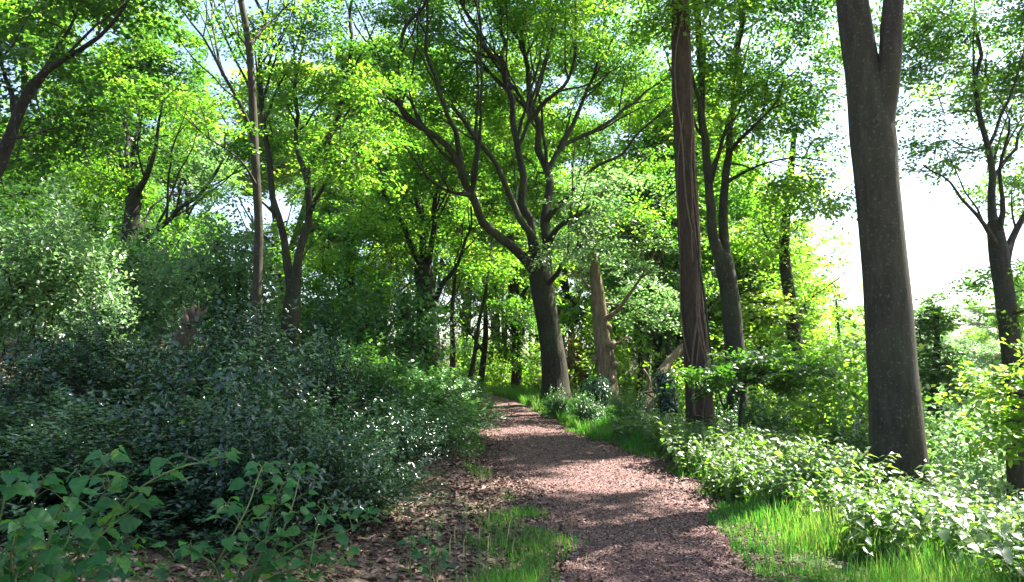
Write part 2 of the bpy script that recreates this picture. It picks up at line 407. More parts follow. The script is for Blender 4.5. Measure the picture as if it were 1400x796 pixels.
def tree(name, label, cat_name, Y, trunk, limbs=(), blobs=(), leaf='beech', bark='bark', spacing=1.1, nspray=9, L=.75,
         size=.088, tmpl=T_RHOMB, seed=1, group=None, dYt=0., flare=.28, gap=-.5, lump=.035, r0=.0095, keep=.85, world_shade_blobs=(), base=True, skip_branch=False, limb_wob=.05, tip=False):
    """trunk: [(px, py, width_px)]; limbs: ([(px, py)], w0, w1, d0, d1); blobs: (px, py, dY, radius_px)"""
    g = np.random.default_rng(seed)
    if tip: (a_, b_, w_), (c_, d_, _) = trunk[-1], trunk[-2]; trunk = list(trunk)+[(2*a_-c_, 2*b_-d_, w_*.5), (3*a_-2*c_, b_+1.8*(b_-d_), 1)]
    n = len(trunk); pts = []
    for i, (px, py, w) in enumerate(trunk):
        y = Y + dYt*(i/(n-1))
        p = unp(px, py, y); pts.append([*p, w*.5/F*y])
    b = np.array(pts[0])
    if base:
        gz = float(ground(b[0], b[1]))-.12
        if b[2] > gz+.25: pts.insert(0, [b[0]+.02, b[1], gz, b[3]*1.03])
        else: pts[0][2] = gz
        b = np.array(pts[0])
    loc = (b[0], b[1], b[2]+.12)
    root = thing(name, label, cat_name, loc, group)
    P4 = resample(pts, .22)
    sides = 22 if P4[0, 3] > .12 else 12
    e, td, r_ = P4[-1, :3], unit(P4[-1, :3]-P4[-3, :3]), P4[-1, 3]
    dome = np.array([[*(e+td*r_*a), r_*b] for a, b in ((.4, .93), (.75, .78), (1.05, .5), (1.2, .2))])
    curve_part('trunk', np.vstack([P4, dome]), M[bark], root, loc, sides, lump, flare if base else None, seed)
    sk = [P4[3:, :3]]; sr = [P4[3:, 3]]; sides_ = []
    for li, lm in enumerate(limbs):
        px, w0, w1, d0, d1 = lm
        px = list(px); known = np.concatenate(sk)
        dy = known[:, 1]; rel = known[:, 2]-EYE; c_, s_ = math.cos(PITCH), math.sin(PITCH)
        dep = dy*c_+rel*s_; kx = CX+F*known[:, 0]/dep; ky = CY-F*(rel*c_-dy*s_)/dep
        e = np.hypot(kx-px[0][0], ky-px[0][1]) + .001*np.arange(len(kx)); kk = int(np.argmin(e))
        if e[kk] < 26:
            d1 += (known[kk, 1]-Y-d0)*.6; d0 = known[kk, 1]-Y; px[0] = (kx[kk], ky[kk])
        k = len(px); q = []
        cum = np.concatenate([[0], np.cumsum(np.hypot(*np.diff(np.array(px, float), axis=0).T))]); cum /= cum[-1]
        for (x, y), t in zip(px, cum):
            yy = Y + d0 + (d1-d0)*t**.8
            q.append([*unp(x, y, yy), (w0+(w1*.8-w0)*t**.6)*.5/F*yy])
        q = resample(q, .25)
        m = len(q); s = np.arange(m)*.25
        ph = g.uniform(0, 6.28, 4); wv = np.minimum(s, 1.5)[:, None]/1.5*limb_wob
        kn = np.cumsum(g.uniform(.35, .9, int(s[-1]/.35)+3)); kn -= kn[0]
        wv = wv*1.5*np.stack([np.interp(s, kn, g.standard_normal(len(kn))*[1, 1, .6][c]) for c in range(3)], 1)
        q[:, :3] += wv
        if s[-1] > 1.6 and limb_wob > .02:
            tq = unit(np.gradient(q[:, :3], axis=0)); used = 0.
            for c in range(int(s[-1]/.9)):
                i0 = int(m*g.uniform(.25, .95)); o_ = g.standard_normal(3); o_ -= tq[i0]*o_.dot(tq[i0]); o_ /= np.linalg.norm(o_)
                dd = unit(tq[i0]*.75+o_*.7+UP*.25); ln = .8+g.uniform(.25, .6)*(s[-1]-s[i0])
                nb = max(4, int(ln/.25)); tt = np.linspace(0, 1, nb)[:, None]
                sb = q[i0, :3]+dd*ln*tt+tq[i0]*ln*.25*tt**2+UP*ln*.12*tt**2; sb[1:] += np.cumsum(g.standard_normal((nb-1, 3))*.035, 0)
                rb = min(q[i0, 3]*.6, .004+.017*ln)*np.linspace(1, .25, nb)+.002
                sides_.append((sb, rb)); sk.append(sb[1:]); sr.append(rb[1:])
        q[:, 3] *= 1+.35*np.exp(-s/.3)
        curve_part('limb', q, M[bark], root, loc, 12 if w0 > 9 else 8, lump*1.2, None, seed*7+li)
        sk.append(q[2:, :3]); sr.append(q[2:, 3])
    bl = [(*unp(px, py, Y+d), r/F*(Y+d)) for px, py, d, r in blobs] + list(world_shade_blobs)
    if bl:
        C = clusters_in(bl, spacing, g, gap=gap)
        skel = np.concatenate(sk); rad = np.concatenate(sr)
        paths, dirs = grow(skel, rad, C, g, r0=r0)
        center = np.mean(C, 0)
        V, Fs = crown_mesh(C, dirs, g, nspray, L, size, tmpl, center, keep)
        cr = build('crown', V, Fs, M[leaf], root, loc)
        if not skip_branch:
            mb = MB()
            for p, r in paths+sides_: mb.add(*tube(p, r, 5))
            mb.build('branchwork', M[bark], cr, (0, 0, 0)).data.transform(__import__('mathutils').Matrix.Translation([-c for c in loc]))
    return root

# ------------------------------------------------------------------ setting
xs = np.concatenate([-np.geomspace(160, 12.3, 40), np.arange(-12, 11, .16), np.geomspace(11.3, 190, 46)])
ys = np.concatenate([[-40, -30, -22, -16, -11, -8, -6, -4.5], np.arange(-3.5, 30, .16), np.geomspace(30.3, 230, 50)])
X, Yg = np.meshgrid(xs, ys)
Z = ground(X, Yg)
nx, ny = len(xs), len(ys)
i = np.arange(ny-1)[:, None]*nx; j = np.arange(nx-1)[None]
o = build('ground', np.stack([X, Yg, Z], -1).reshape(-1, 3), [np.stack([i+j, i+j+1, i+j+nx+1, i+j+nx], -1).reshape(-1, 4)], M['ground'])
tag(o, 'leaf strewn woodland floor with mossy patches', kind='structure')
py = np.arange(-3.4, 46, .14); nu = 27
u = np.linspace(-1, 1, nu)
g = np.random.default_rng(3)
cc = path_c(py); cc = np.convolve(np.pad(cc, 12, 'edge'), np.ones(25)/25, 'valid')
el = path_w(py)+.10*np.sin(py*1.7)+.07*np.sin(py*4.3+1)+.05*np.sin(py*9.1); er = path_w(py)+.10*np.sin(py*1.3+2)+.08*np.sin(py*3.7)+.45*np.exp(-((py-11.6)/1.6)**2)
PX = cc[:, None] + np.where(u < 0, u[None]*el[:, None], u[None]*er[:, None])
PY = np.repeat(py[:, None], nu, 1)
edge = np.clip((1-np.abs(u))/.12, 0, 1)
PZ = ground(PX, PY) + (-.03 + .06*edge)[None]
i = np.arange(len(py)-1)[:, None]*nu; j = np.arange(nu-1)[None]
o = build('path', np.stack([PX, PY, PZ], -1).reshape(-1, 3), [np.stack([i+j, i+j+1, i+j+nu+1, i+j+nu], -1).reshape(-1, 4)], M['path'])
tag(o, 'reddish brown woodchip footpath curving away', kind='structure')
def on_path(x, y, m=0.):
    d = x-np.interp(y, py, cc)
    return (d > -np.interp(y, py, el)-m) & (d < np.interp(y, py, er)+m)

# litter and chips
def flakes(name, x, y, size, mat, label, lift, g, asp=.6):
    n = len(x); z = ground(x, y)+lift
    a = g.uniform(0, 6.28, n)
    D = np.stack([np.cos(a), np.sin(a), .25*g.standard_normal(n)], 1)
    Nn = UP + .45*g.standard_normal((n, 3))
    V, Fs = leaves(np.stack([x, y, z], 1), D, Nn, size, (T_HEX[0]*[1, asp*1.4, 2.2], T_HEX[1]))
    return tag(build(name, V, Fs, mat), label, kind='stuff')
g = np.random.default_rng(21)
n = 46000
yy = 3.0+15*g.random(n)**1.5; xx = path_c(yy)-.6-8.5*g.random(n)**1.15
m = ~on_path(xx, yy, -.25) | (g.random(n) < .12); xx, yy = xx[m], yy[m]
flakes('leaf_litter', xx, yy, g.uniform(.03, .085, len(xx)), M['litter'], 'brown dead leaves strewn over the left bank', .012, g)
n = 9000
yy = 3.3+16*g.random(n)**1.4; xx = path_c(yy)+(path_w(yy)+.1)*np.where(g.random(n) < .5, -1, 1)+.28*g.standard_normal(n)
flakes('leaf_drift', xx, yy, g.uniform(.02, .06, n), M['litter'], 'thin drift of dead leaves along the path edges', .034, g)
n = 60000
yy = 3.5+19*g.random(n)**1.8; xx = path_c(yy)+g.uniform(-1.5, 1.7, n)
m = on_path(xx, yy, .03+.4*g.random(n)**2); xx, yy = xx[m], yy[m]
flakes('wood_chips', xx, yy, g.uniform(.01, .032, len(xx)), M['chips'], 'small brown wood chips and leaf scraps on the path', .034, g, .8)

# grass
def grass(x, y, hgt, wid, g, lean=.35):
    n = len(x); z = ground(x, y)-.01
    a = g.uniform(0, 6.28, n)
    d = np.stack([np.cos(a), np.sin(a), 0*a], 1)*(lean*g.uniform(.2, 1.3, n))[:, None]
    s = np.stack([-np.sin(a), np.cos(a), 0*a], 1)
    P = np.stack([x, y, z], 1); V = []
    for t, w in ((0, 1.), (.45, .8), (.8, .45)):
        c = P + hgt[:, None]*(UP*t*(1-.18*t) + d*t*t)
        V += [c - s*(wid*w*.5)[:, None], c + s*(wid*w*.5)[:, None]]
    V.append(P + hgt[:, None]*(UP*.86 + d*1.05))
    V = np.stack(V, 1)
    off = (np.arange(n)*7)[:, None, None]
    q = (np.array([[0, 1, 3, 2], [2, 3, 5, 4]])[None]+off).reshape(-1, 4); t = (np.array([[4, 5, 6]])[None]+off).reshape(-1, 3)
    return V.reshape(-1, 3), [q, t]
g = np.random.default_rng(33)
gx, gy, gh = [], [], []
n = 110000                                   # right verge
y = 3.4+18*g.random(n)**1.9; d = .75+3.2*g.random(n)**1.1
x = path_c(y)+d; m = ~on_path(x, y, -.06); m &= (noise3(np.stack([x, y, 0*x], 1), 1.6, 1.) > np.where(y < 8, -1.5, -.9))
m &= (d > 1.15) | (y < 8.5) | (y > 14)
h = (.13+.25*g.random(n))*(np.clip((d-.8)/.8, .35, 1.15)); gx.append(x[m]); gy.append(y[m]); gh.append(h[m])
n = 40000                                   # left verge near the camera
y = 3.4+5*g.random(n)**1.1; x = path_c(y)-.45-1.5*g.random(n)
d = x-path_c(y)+.13*g.standard_normal(n); m = (d < -.55-.07*(y-4)+.15*wob(x, y, 1.5)) & (d > -1.25-.25*wob(y, x, 2)-.3*(y < 5)); m &= (y+.9*np.abs(g.standard_normal(n)) < 8.2+.6*wob(x, y, 2)); m &= noise3(np.stack([x, y, 0*x], 1), 2.6, 2.) > -1.1*g.random(n)
h = .06+.13*g.random(n); gx.append(x[m]); gy.append(y[m]); gh.append(h[m])
n = 16000                                   # tufts along the path edges
y = 6+22*g.random(n)**1.2; s = np.where(g.random(n) < .5, -1, 1); x = path_c(y)+s*(path_w(y)+.05+.5*g.random(n)**1.5)
m = noise3(np.stack([x, y, 0*x], 1), 1.9, 3.) > .55; h = .05+.13*g.random(n); gx.append(x[m]); gy.append(y[m]); gh.append(h[m])
n = 16000                                   # sunlit grass further along the right side
y = 15+14*g.random(n); x = path_c(y)+path_w(y)+.05+4.*g.random(n)**1.3
h = .12+.25*g.random(n); gx.append(x); gy.append(y); gh.append(h)
n = 30000                                   # short mossy growth over the litter bank
y = 4.6+6*g.random(n); x = path_c(y)-path_w(y)-.1-2.6*g.random(n)**1.3
m = noise3(np.stack([x, y, 0*x], 1), 2.1, 4.5)+.5*g.standard_normal(n) > .75; h = .02+.05*g.random(n); gx.append(x[m]); gy.append(y[m]); gh.append(h[m])
gx, gy, gh = map(np.concatenate, (gx, gy, gh))
V, Fs = grass(gx, gy, gh, g.uniform(.004, .009, len(gx))*np.clip(gy/7, .8, 2.2), g)
tag(build('grass', V, Fs, M['grass']), 'bright green grass growing along both path verges', kind='stuff')

# ------------------------------------------------------------------ the trees one can tell apart
H = lambda *a: tree(*a[:3], **a[3]) if False else None
tree('beech_tree', 'big spreading dark limbed beech standing right beside the path bend', 'tree', 23,
     [(760, 548, 37), (757, 500, 33), (750, 445, 30), (741, 395, 31), (736, 366, 30)],
     [([(733, 374), (720, 358), (700, 340), (670, 311), (645, 280), (632, 255), (624, 232), (612, 205), (598, 188), (575, 172), (556, 155), (550, 130), (545, 100), (544, 70), (550, 35), (572, 5), (590, -60)], 17, 4, 0, -3),
      ([(630, 250), (628, 205), (617, 155), (596, 118), (581, 85), (578, 40), (583, -20)], 10, 4, -1, -2.5),
      ([(734, 368), (728, 322), (713, 295), (692, 255), (668, 210), (642, 170), (618, 143)], 13, 6, 0, -1.5),
      ([(736, 366), (727, 320), (720, 292), (714, 260), (708, 225), (703, 185), (700, 140), (690, 104), (676, 80), (660, 50), (640, 15), (625, -60)], 16, 5, 0, .5),
      ([(697, 122), (692, 70), (686, 30), (680, -40)], 8, 4, .3, 2),
      ([(729, 165), (733, 154), (742, 140), (774, 116), (785, 85), (787, 45), (792, -30)], 8, 3, .2, -1.5),
      ([(745, 392), (748, 345), (750, 300), (750, 262), (747, 232), (735, 196), (728, 150), (722, 108), (716, 40), (720, -60)], 20, 4, .6, 2.5),
      ([(750, 268), (755, 225), (771, 200), (800, 181), (840, 160), (872, 136), (900, 112), (930, 90)], 10, 3, 1, 3),
      ([(766, 205), (788, 152), (800, 120), (816, 88), (825, 40), (830, -30)], 8, 3, 1.5, 2.5),
      ([(754, 300), (774, 271), (808, 236), (850, 211), (888, 168), (905, 150)], 9, 3, .8, -2),
      ([(748, 338), (766, 310), (792, 293), (830, 297), (872, 304), (922, 320)], 9, 3, .6, -2.5),
      ([(752, 396), (764, 371), (776, 350), (792, 335), (832, 328), (872, 314), (900, 300)], 9, 3, -.2, -3),
      ([(640, 275), (612, 262), (585, 240), (560, 215), (545, 190)], 6, 2.5, -1.2, -3)],
     [(720, 90, 3.5, 110), (600, 100, 2.5, 90), (830, 110, 4, 100), (700, 10, 1, 100), (560, 30, -1, 80), (850, 30, 2, 80), (870, 230, 1, 50), (600, 230, 2, 55), (800, 210, 4, 60),
      (550, 170, -1, 55), (885, 310, -3, 40), (670, 180, 4, 80), (750, -90, 0, 150), (600, -80, 0, 120), (530, 90, -2, 50), (770, 30, -2, 60), (740, 250, 4, 60)],
     leaf='beech', spacing=1.15, nspray=8, L=.8, size=.095, seed=101, flare=.3, gap=-.5)

tree('twin_trunk_beech', 'beech forking low into two dark stems behind the vine clad trunk', 'tree', 17,
     [(1008, 585, 29), (1006, 520, 27), (1003, 460, 26), (997, 400, 26), (990, 360, 27)],
     [([(989, 368), (978, 325), (968, 290), (960, 250), (956, 200), (957, 150), (962, 100), (955, 20), (950, -60)], 18, 8, 0, .5),
      ([(991, 362), (990, 320), (992, 280), (995, 235), (999, 175), (1004, 125), (1012, 60), (1016, -40)], 16, 7, 0, 1.5),
      ([(997, 215), (1030, 165), (1060, 130), (1095, 95)], 6, 2.5, 1, -1.5),
      ([(960, 255), (990, 190), (1015, 150)], 6, 3, 0, -1), ([(994, 255), (1040, 225), (1085, 215), (1130, 225)], 5, 2, 1, -1)],
     [(1030, 110, 0, 90), (1090, 190, 0, 65), (985, 60, 0, 70), (1090, 90, 0, 75), (1110, 255, -1, 40), (1060, 20, 0, 90), (980, 190, 1, 50), (1045, 240, 1, 45), (1030, -90, 0, 130), (1110, 30, 1, 60), (940, -30, 0, 90)],
     leaf='beech', spacing=1.0, nspray=8, L=.7, size=.085, seed=102, gap=-.6)

t = tree('vine_clad_tree', 'straight reddish brown trunk wrapped in old climbing vine stems', 'tree', 14,
     [(957, 568, 35), (953, 500, 32), (947, 420, 31), (942, 330, 29), (938, 250, 28), (934, 170, 27), (931, 80, 26), (929, 0, 24), (927, -120, 20), (930, -260, 14)],
     [([(930, -20), (900, -90), (860, -150)], 10, 4, 0, -1), ([(928, -100), (980, -180), (1040, -230)], 10, 4, 0, 1)],
     [(905, 25, 0, 45), (880, -60, -1, 90), (980, -60, 0, 90), (930, -200, 0, 130), (850, -170, 0, 110), (1020, -200, 0, 110)],
     leaf='beech', bark='bark_red', spacing=1.0, nspray=7, L=.7, size=.08, seed=103, lump=.05, gap=-.2,
     world_shade_blobs=[(3.5, 13, 12.5, 2.2), (6.5, 15, 12.5, 2.0), (.5, 12, 13, 2.5), (3.5, 16, 13.5, 2.3), (-2, 12.5, 13.5, 2.2)])  # unseen high crown clumps added to dapple the ground below
loc = t.location
g = np.random.default_rng(5)
tr = [(957, 568, 35), (953, 500, 32), (947, 420, 31), (942, 330, 29), (938, 250, 28), (934, 170, 27), (931, 80, 26), (929, -20, 24)]
TP = resample([[*unp(a, b, 14), w*.5/F*14] for a, b, w in tr], .12)
for k in range(8):
    a0 = -math.pi/2+g.uniform(-1.7, 1.7); n = int(len(TP)*g.uniform(.55, 1)); s0 = 0 if k < 6 else 8
    q = TP[s0:n]; s = np.arange(len(q))*.12
    a = a0 + .55*np.sin(s*g.uniform(.5, 1.1)+g.uniform(0, 6)) + .25*np.sin(s*2.3+g.uniform(0, 6))
    P = q[:, :3] + (q[:, 3]*1.06)[:, None]*np.stack([np.cos(a), np.sin(a), 0*a], 1)
    r = g.uniform(.012, .03)*np.linspace(1, .5, len(q))
    V, Q, T = tube(P, r, 6, .1, None, k)
    build('vine_stem', V, [Q, T], M['vine'], t, loc)
P = resample([unp(a, b, 13.8) for a, b in ((945, 300), (953, 345), (962, 400), (968, 450), (974, 500), (985, 545), (992, 560))], .15)
V, Q, T = tube(P, np.full(len(P), .018), 6, .1); build('vine_stem', V, [Q, T], M['bark_dark'], t, loc)

tree('grey_beech', 'massive smooth grey trunk forking into two near the top right', 'tree', 9.6,
     [(1229, 645, 72), (1224, 560, 66), (1218, 480, 63), (1212, 400, 60), (1205, 320, 57), (1199, 250, 57), (1194, 190, 60), (1186, 140, 52), (1179, 95, 47), (1171, 45, 45), (1163, -20, 42), (1150, -140, 34), (1130, -280, 24)],
     [([(1202, 205), (1209, 130), (1216, 80), (1221, 30), (1228, -30), (1250, -150), (1280, -280)], 40, 24, .0, -.5),
      ([(1150, -140), (1090, -220), (1030, -270)], 18, 8, .3, 1), ([(1245, -130), (1320, -200), (1400, -240)], 16, 8, -.3, 1)],
     [], leaf='beech', bark='bark_grey', spacing=1.0, nspray=6, L=.7, size=.09, tmpl=T_HEX, seed=104, flare=.28, lump=.016, limb_wob=.015, gap=-.12,
     world_shade_blobs=[(7.4, 10.2, 11, 1.3), (7.7, 12.4, 11.5, 1.3), (6.6, 11.6, 10.3, 1.2), (7.5, 9, 10.5, 1.7), (7, 10.6, 10.8, 1.6), (5, 9.5, 11, 2.2), (3, 10, 12, 2.3), (6, 8, 12.5, 1.9), (4, 7.5, 11.5, 2.2), (1.5, 9.5, 12.5, 2.4), (8.6, 7.6, 11, 1.4), (2.5, 7, 12.5, 2)])  # crown out of view, shaped to shade the near path and hollies

tree('forked_beech', 'dark forked beech at the right edge with low yellow green sprays', 'tree', 15,
     [(1394, 665, 30), (1390, 560, 27), (1382, 470, 25), (1373, 400, 24), (1366, 355, 24), (1360, 310, 20)],
     [([(1364, 340), (1345, 302), (1322, 272), (1300, 240), (1272, 222)], 8, 2.5, 0, -1.5), ([(1361, 320), (1357, 280), (1352, 240), (1348, 180), (1340, 110), (1335, 20)], 14, 5, 0, 1),
      ([(1370, 372), (1381, 338), (1402, 300), (1430, 250)], 14, 6, 0, .5), ([(1363, 330), (1370, 290), (1372, 235), (1385, 160)], 9, 4, 0, -1),
      ([(1386, 520), (1370, 530), (1345, 540), (1320, 548)], 4, 1.5, 0, -2.5), ([(1380, 440), (1400, 425), (1440, 410)], 5, 2, 0, -1)],
     [(1330, 70, 2, 85), (1290, 130, 1, 60), (1370, 150, 2, 75), (1320, 205, 1, 48), (1272, 215, 0.5, 38), (1400, 60, 2, 90), (1350, -50, 2, 120), (1270, 40, 1, 55), (1395, 250, 2, 45), (1345, 375, 1.5, 20), (1430, 390, 0, 50), (1260, 90, 2, 40)],
     leaf='beech', bark='bark_dark', spacing=.9, nspray=8, L=.65, size=.08, seed=105, gap=-.5)
tree('beech_sapling', 'young beech with layered yellow green leaf sprays at the right edge', 'tree', 8.5,
     [(1480, 800, 14), (1465, 650, 11), (1450, 560, 9), (1440, 500, 6)],
     [([(1460, 620), (1425, 590), (1385, 575), (1340, 590)], 5, 1.5, 0, -.3), ([(1452, 570), (1420, 545), (1380, 535), (1345, 545)], 5, 1.5, 0, .4), ([(1442, 510), (1415, 495), (1385, 492)], 4, 1.5, 0, .2)],
     [(1398, 512, 0, 18), (1375, 540, .3, 18), (1410, 545, 0, 26), (1395, 585, -.2, 22), (1430, 590, 0, 30), (1440, 510, 0, 34)],
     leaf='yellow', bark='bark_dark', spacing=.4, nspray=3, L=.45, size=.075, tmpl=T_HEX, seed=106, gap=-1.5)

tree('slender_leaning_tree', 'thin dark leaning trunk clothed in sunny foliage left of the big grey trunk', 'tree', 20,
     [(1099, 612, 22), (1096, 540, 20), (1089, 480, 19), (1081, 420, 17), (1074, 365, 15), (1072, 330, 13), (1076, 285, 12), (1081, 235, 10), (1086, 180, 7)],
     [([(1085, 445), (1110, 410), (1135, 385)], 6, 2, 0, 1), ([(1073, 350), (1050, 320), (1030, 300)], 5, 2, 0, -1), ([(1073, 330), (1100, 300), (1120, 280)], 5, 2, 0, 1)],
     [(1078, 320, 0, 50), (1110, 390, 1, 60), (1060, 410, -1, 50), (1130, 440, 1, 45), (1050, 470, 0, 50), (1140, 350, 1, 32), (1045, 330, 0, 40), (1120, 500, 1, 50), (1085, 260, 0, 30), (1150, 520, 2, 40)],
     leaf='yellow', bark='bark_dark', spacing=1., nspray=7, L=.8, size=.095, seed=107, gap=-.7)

bt = tree('burred_pale_tree', 'pale sunlit trunk with burrs and a bare side branch behind the path', 'tree', 21,
     [(834, 555, 27), (829, 505, 23), (822, 455, 20), (817, 405, 17), (813, 365, 12), (810, 330, 7), (807, 295, 3)],
     [([(824, 445), (850, 420), (872, 395), (891, 360), (906, 334)], 7, 2.5, 0, -1.5), ([(818, 410), (800, 385), (790, 360)], 5, 2, 0, 1), ([(829, 478), (845, 470), (856, 462)], 6, 3, -.1, -.6),
      ([(831, 515), (840, 500), (838, 488), (834, 475)], 6, 4, -.2, -.3)],
     [(810, 325, -1, 35), (835, 290, 0, 55), (880, 345, -1, 40), (795, 350, 1, 45), (800, 270, 1, 50), (880, 420, 1, 45), (840, 250, 0, 50), (905, 400, 1, 35)],
     leaf='pale', bark='bark_pale', spacing=1.1, nspray=6, L=.8, size=.09, seed=108, gap=-.4, lump=.09)

for k, (a, b, r_) in enumerate([(838, 472, 6), (841, 500, 5), (836, 520, 6), (812, 490, 4), (833, 447, 4)]):
    c = unp(a, b, 20.75); rr = r_/F*21*np.array([.25, .8, 1., .85, .3])
    P_ = c + np.linspace(-1, 1, 5)[:, None]*np.array([.25, -.1, 1.])*r_/F*21
    V, Q, T = tube(P_, rr, 10, .12, None, k); build('burr', V, [Q, T], M['bark_pale'], bt, bt.location)
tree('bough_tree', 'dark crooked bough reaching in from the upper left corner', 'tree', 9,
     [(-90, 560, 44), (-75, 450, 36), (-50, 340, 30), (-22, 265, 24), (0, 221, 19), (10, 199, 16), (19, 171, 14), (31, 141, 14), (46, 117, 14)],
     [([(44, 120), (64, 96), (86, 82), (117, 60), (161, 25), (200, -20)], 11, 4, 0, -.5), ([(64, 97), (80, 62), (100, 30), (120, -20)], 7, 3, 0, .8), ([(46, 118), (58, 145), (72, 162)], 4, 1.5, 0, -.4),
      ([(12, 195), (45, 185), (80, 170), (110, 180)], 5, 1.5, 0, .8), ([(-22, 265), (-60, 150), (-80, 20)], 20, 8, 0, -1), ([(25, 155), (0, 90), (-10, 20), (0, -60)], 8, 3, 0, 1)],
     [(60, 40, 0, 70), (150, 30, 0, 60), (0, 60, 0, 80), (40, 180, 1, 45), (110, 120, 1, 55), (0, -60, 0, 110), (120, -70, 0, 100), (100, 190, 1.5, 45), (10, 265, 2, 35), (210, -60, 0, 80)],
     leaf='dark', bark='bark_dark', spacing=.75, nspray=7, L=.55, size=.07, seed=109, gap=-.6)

tree('spreading_tree', 'tree with a long limb sweeping right behind the slender pole tree', 'tree', 22,
     [(165, 425, 25), (170, 380, 22), (176, 330, 22), (181, 285, 20), (184, 262, 16)],
     [([(178, 345), (190, 336), (214, 312), (240, 291), (265, 271), (285, 246), (302, 214), (325, 190)], 11, 3, 0, -2), ([(183, 275), (178, 240), (170, 190), (172, 130)], 12, 5, 0, 1), ([(184, 272), (205, 235), (215, 190), (225, 140)], 10, 4, 0, -1),
      ([(176, 330), (200, 300), (225, 270), (260, 262)], 6, 2, 0, 1.5), ([(168, 398), (210, 385), (255, 383), (300, 376)], 6, 2, 0, -2.5)],
     [(180, 190, 0, 80), (120, 230, 0, 75), (240, 180, 0, 65), (70, 280, 1, 70), (200, 110, 0, 75), (285, 250, -2, 30), (130, 310, 1, 60), (235, 330, 1, 45), (110, 140, 1, 70), (270, 380, -2, 30), (60, 200, 1, 70), (180, 40, 1, 60), (310, 200, -2, 40)],
     leaf='beech', bark='bark_dark', spacing=1.15, nspray=8, L=.75, size=.09, seed=110, gap=-.2)

tree('pole_tree', 'slender bare pole of a tree rising straight through the left canopy', 'tree', 14,
     [(351, 425, 14), (352, 380, 13), (354, 320, 12.5), (352, 270, 12), (349, 220, 12), (346, 150, 11), (342, 80, 9.5), (335, 30, 9), (328, -10, 8), (320, -120, 5)],
     [([(350, 195), (336, 162), (311, 102), (291, 72), (262, 34), (248, -10)], 6, 3, 0, -1), ([(311, 103), (292, 45), (280, -10)], 4, 2, -.5, .5), ([(344, 62), (375, 22), (398, -15)], 5, 2, 0, 1), ([(352, 262), (325, 215), (290, 190), (235, 150)], 4, 1.5, 0, -1.5),
      ([(340, 70), (318, 40), (305, -10)], 4, 2, 0, 1)],
     [(262, 25, 0, 45), (385, 20, 1, 45), (330, 60, 1, 30), (265, 150, -1, 34), (310, 165, -1, 30), (320, -70, 0, 80), (250, -60, 0, 60), (400, -60, 0, 60), (320, 118, 0, 16)],
     leaf='beech', bark='bark_grey', spacing=.85, nspray=6, L=.6, size=.07, seed=111, gap=-.1)

tree('twin_stem_tree', 'two stemmed brown tree spreading in a V behind the left thicket', 'tree', 18,
     [(398, 445, 26), (400, 415, 22), (402, 395, 20)],
     [([(400, 412), (393, 355), (382, 302), (372, 252), (364, 202), (362, 160), (359, 105), (355, 40), (350, -40)], 14, 5, 0, .5), ([(402, 400), (409, 345), (416, 285), (421, 240), (432, 210), (450, 180), (462, 155), (470, 125), (478, 60), (480, -30)], 14, 5, 0, -.5),
      ([(420, 245), (408, 195), (404, 140), (412, 90), (415, 20)], 8, 4, -.2, 1.2), ([(415, 290), (443, 252), (470, 222), (500, 200)], 7, 3, -.2, -2), ([(406, 370), (420, 340), (428, 330)], 4, 2, 0, .3), ([(380, 295), (350, 270), (330, 255)], 4, 2, 0, -1)],
     [(420, 110, 0, 85), (375, 50, 0, 70), (470, 140, -1, 70), (460, 240, -1, 45), (365, 170, 1, 50), (440, 20, 0, 90), (500, 70, 0, 70), (500, 220, -2, 45), (330, 250, -1, 28), (430, -70, 0, 120), (490, 300, 1, 45), (350, 110, 1, 45)],
     leaf='beech', bark='bark', spacing=1.05, nspray=8, L=.7, size=.085, seed=112, gap=-.15)

t = tree('many_limbed_beech', 'thick dark beech with upswept limbs above the laurel thicket', 'tree', 28,
     [(588, 505, 32), (586, 460, 29), (582, 410, 28), (580, 370, 27)],
     [([(578, 372), (560, 330), (540, 292), (520, 252), (500, 222)], 11, 3, 0, -2), ([(582, 375), (578, 330), (574, 285), (568, 235), (560, 180)], 15, 5, 0, 1), ([(584, 380), (592, 330), (598, 275), (606, 235), (618, 190)], 12, 4, 0, -1), ([(588, 425), (600, 398), (626, 360), (638, 320), (643, 285)], 11, 3, 0, -1.5),
      ([(585, 440), (570, 432), (550, 436)], 5, 2, 0, -1), ([(592, 500), (598, 450), (596, 420)], 12, 8, -.3, -.2)],
     [(565, 260, 0, 85), (515, 310, -1, 70), (620, 240, 0, 70), (555, 390, -1.5, 50), (480, 340, 0, 65), (650, 330, 0, 45), (500, 240, 0, 70), (560, 170, 0, 80), (620, 390, -1, 40), (460, 400, 1, 60), (510, 430, 0, 40)],
     leaf='beech', bark='bark_dark', spacing=1.4, nspray=9, L=.95, size=.115, seed=113, gap=-.35)
tree('leaning_dead_trunk', 'short leaning brown trunk beside the thick upswept beech', 'tree', 27.5,
     [(572, 505, 20), (562, 470, 18), (555, 440, 15), (552, 405, 10)], [([(556, 445), (545, 420), (538, 400)], 6, 3, 0, .3)], [], bark='bark', seed=114)
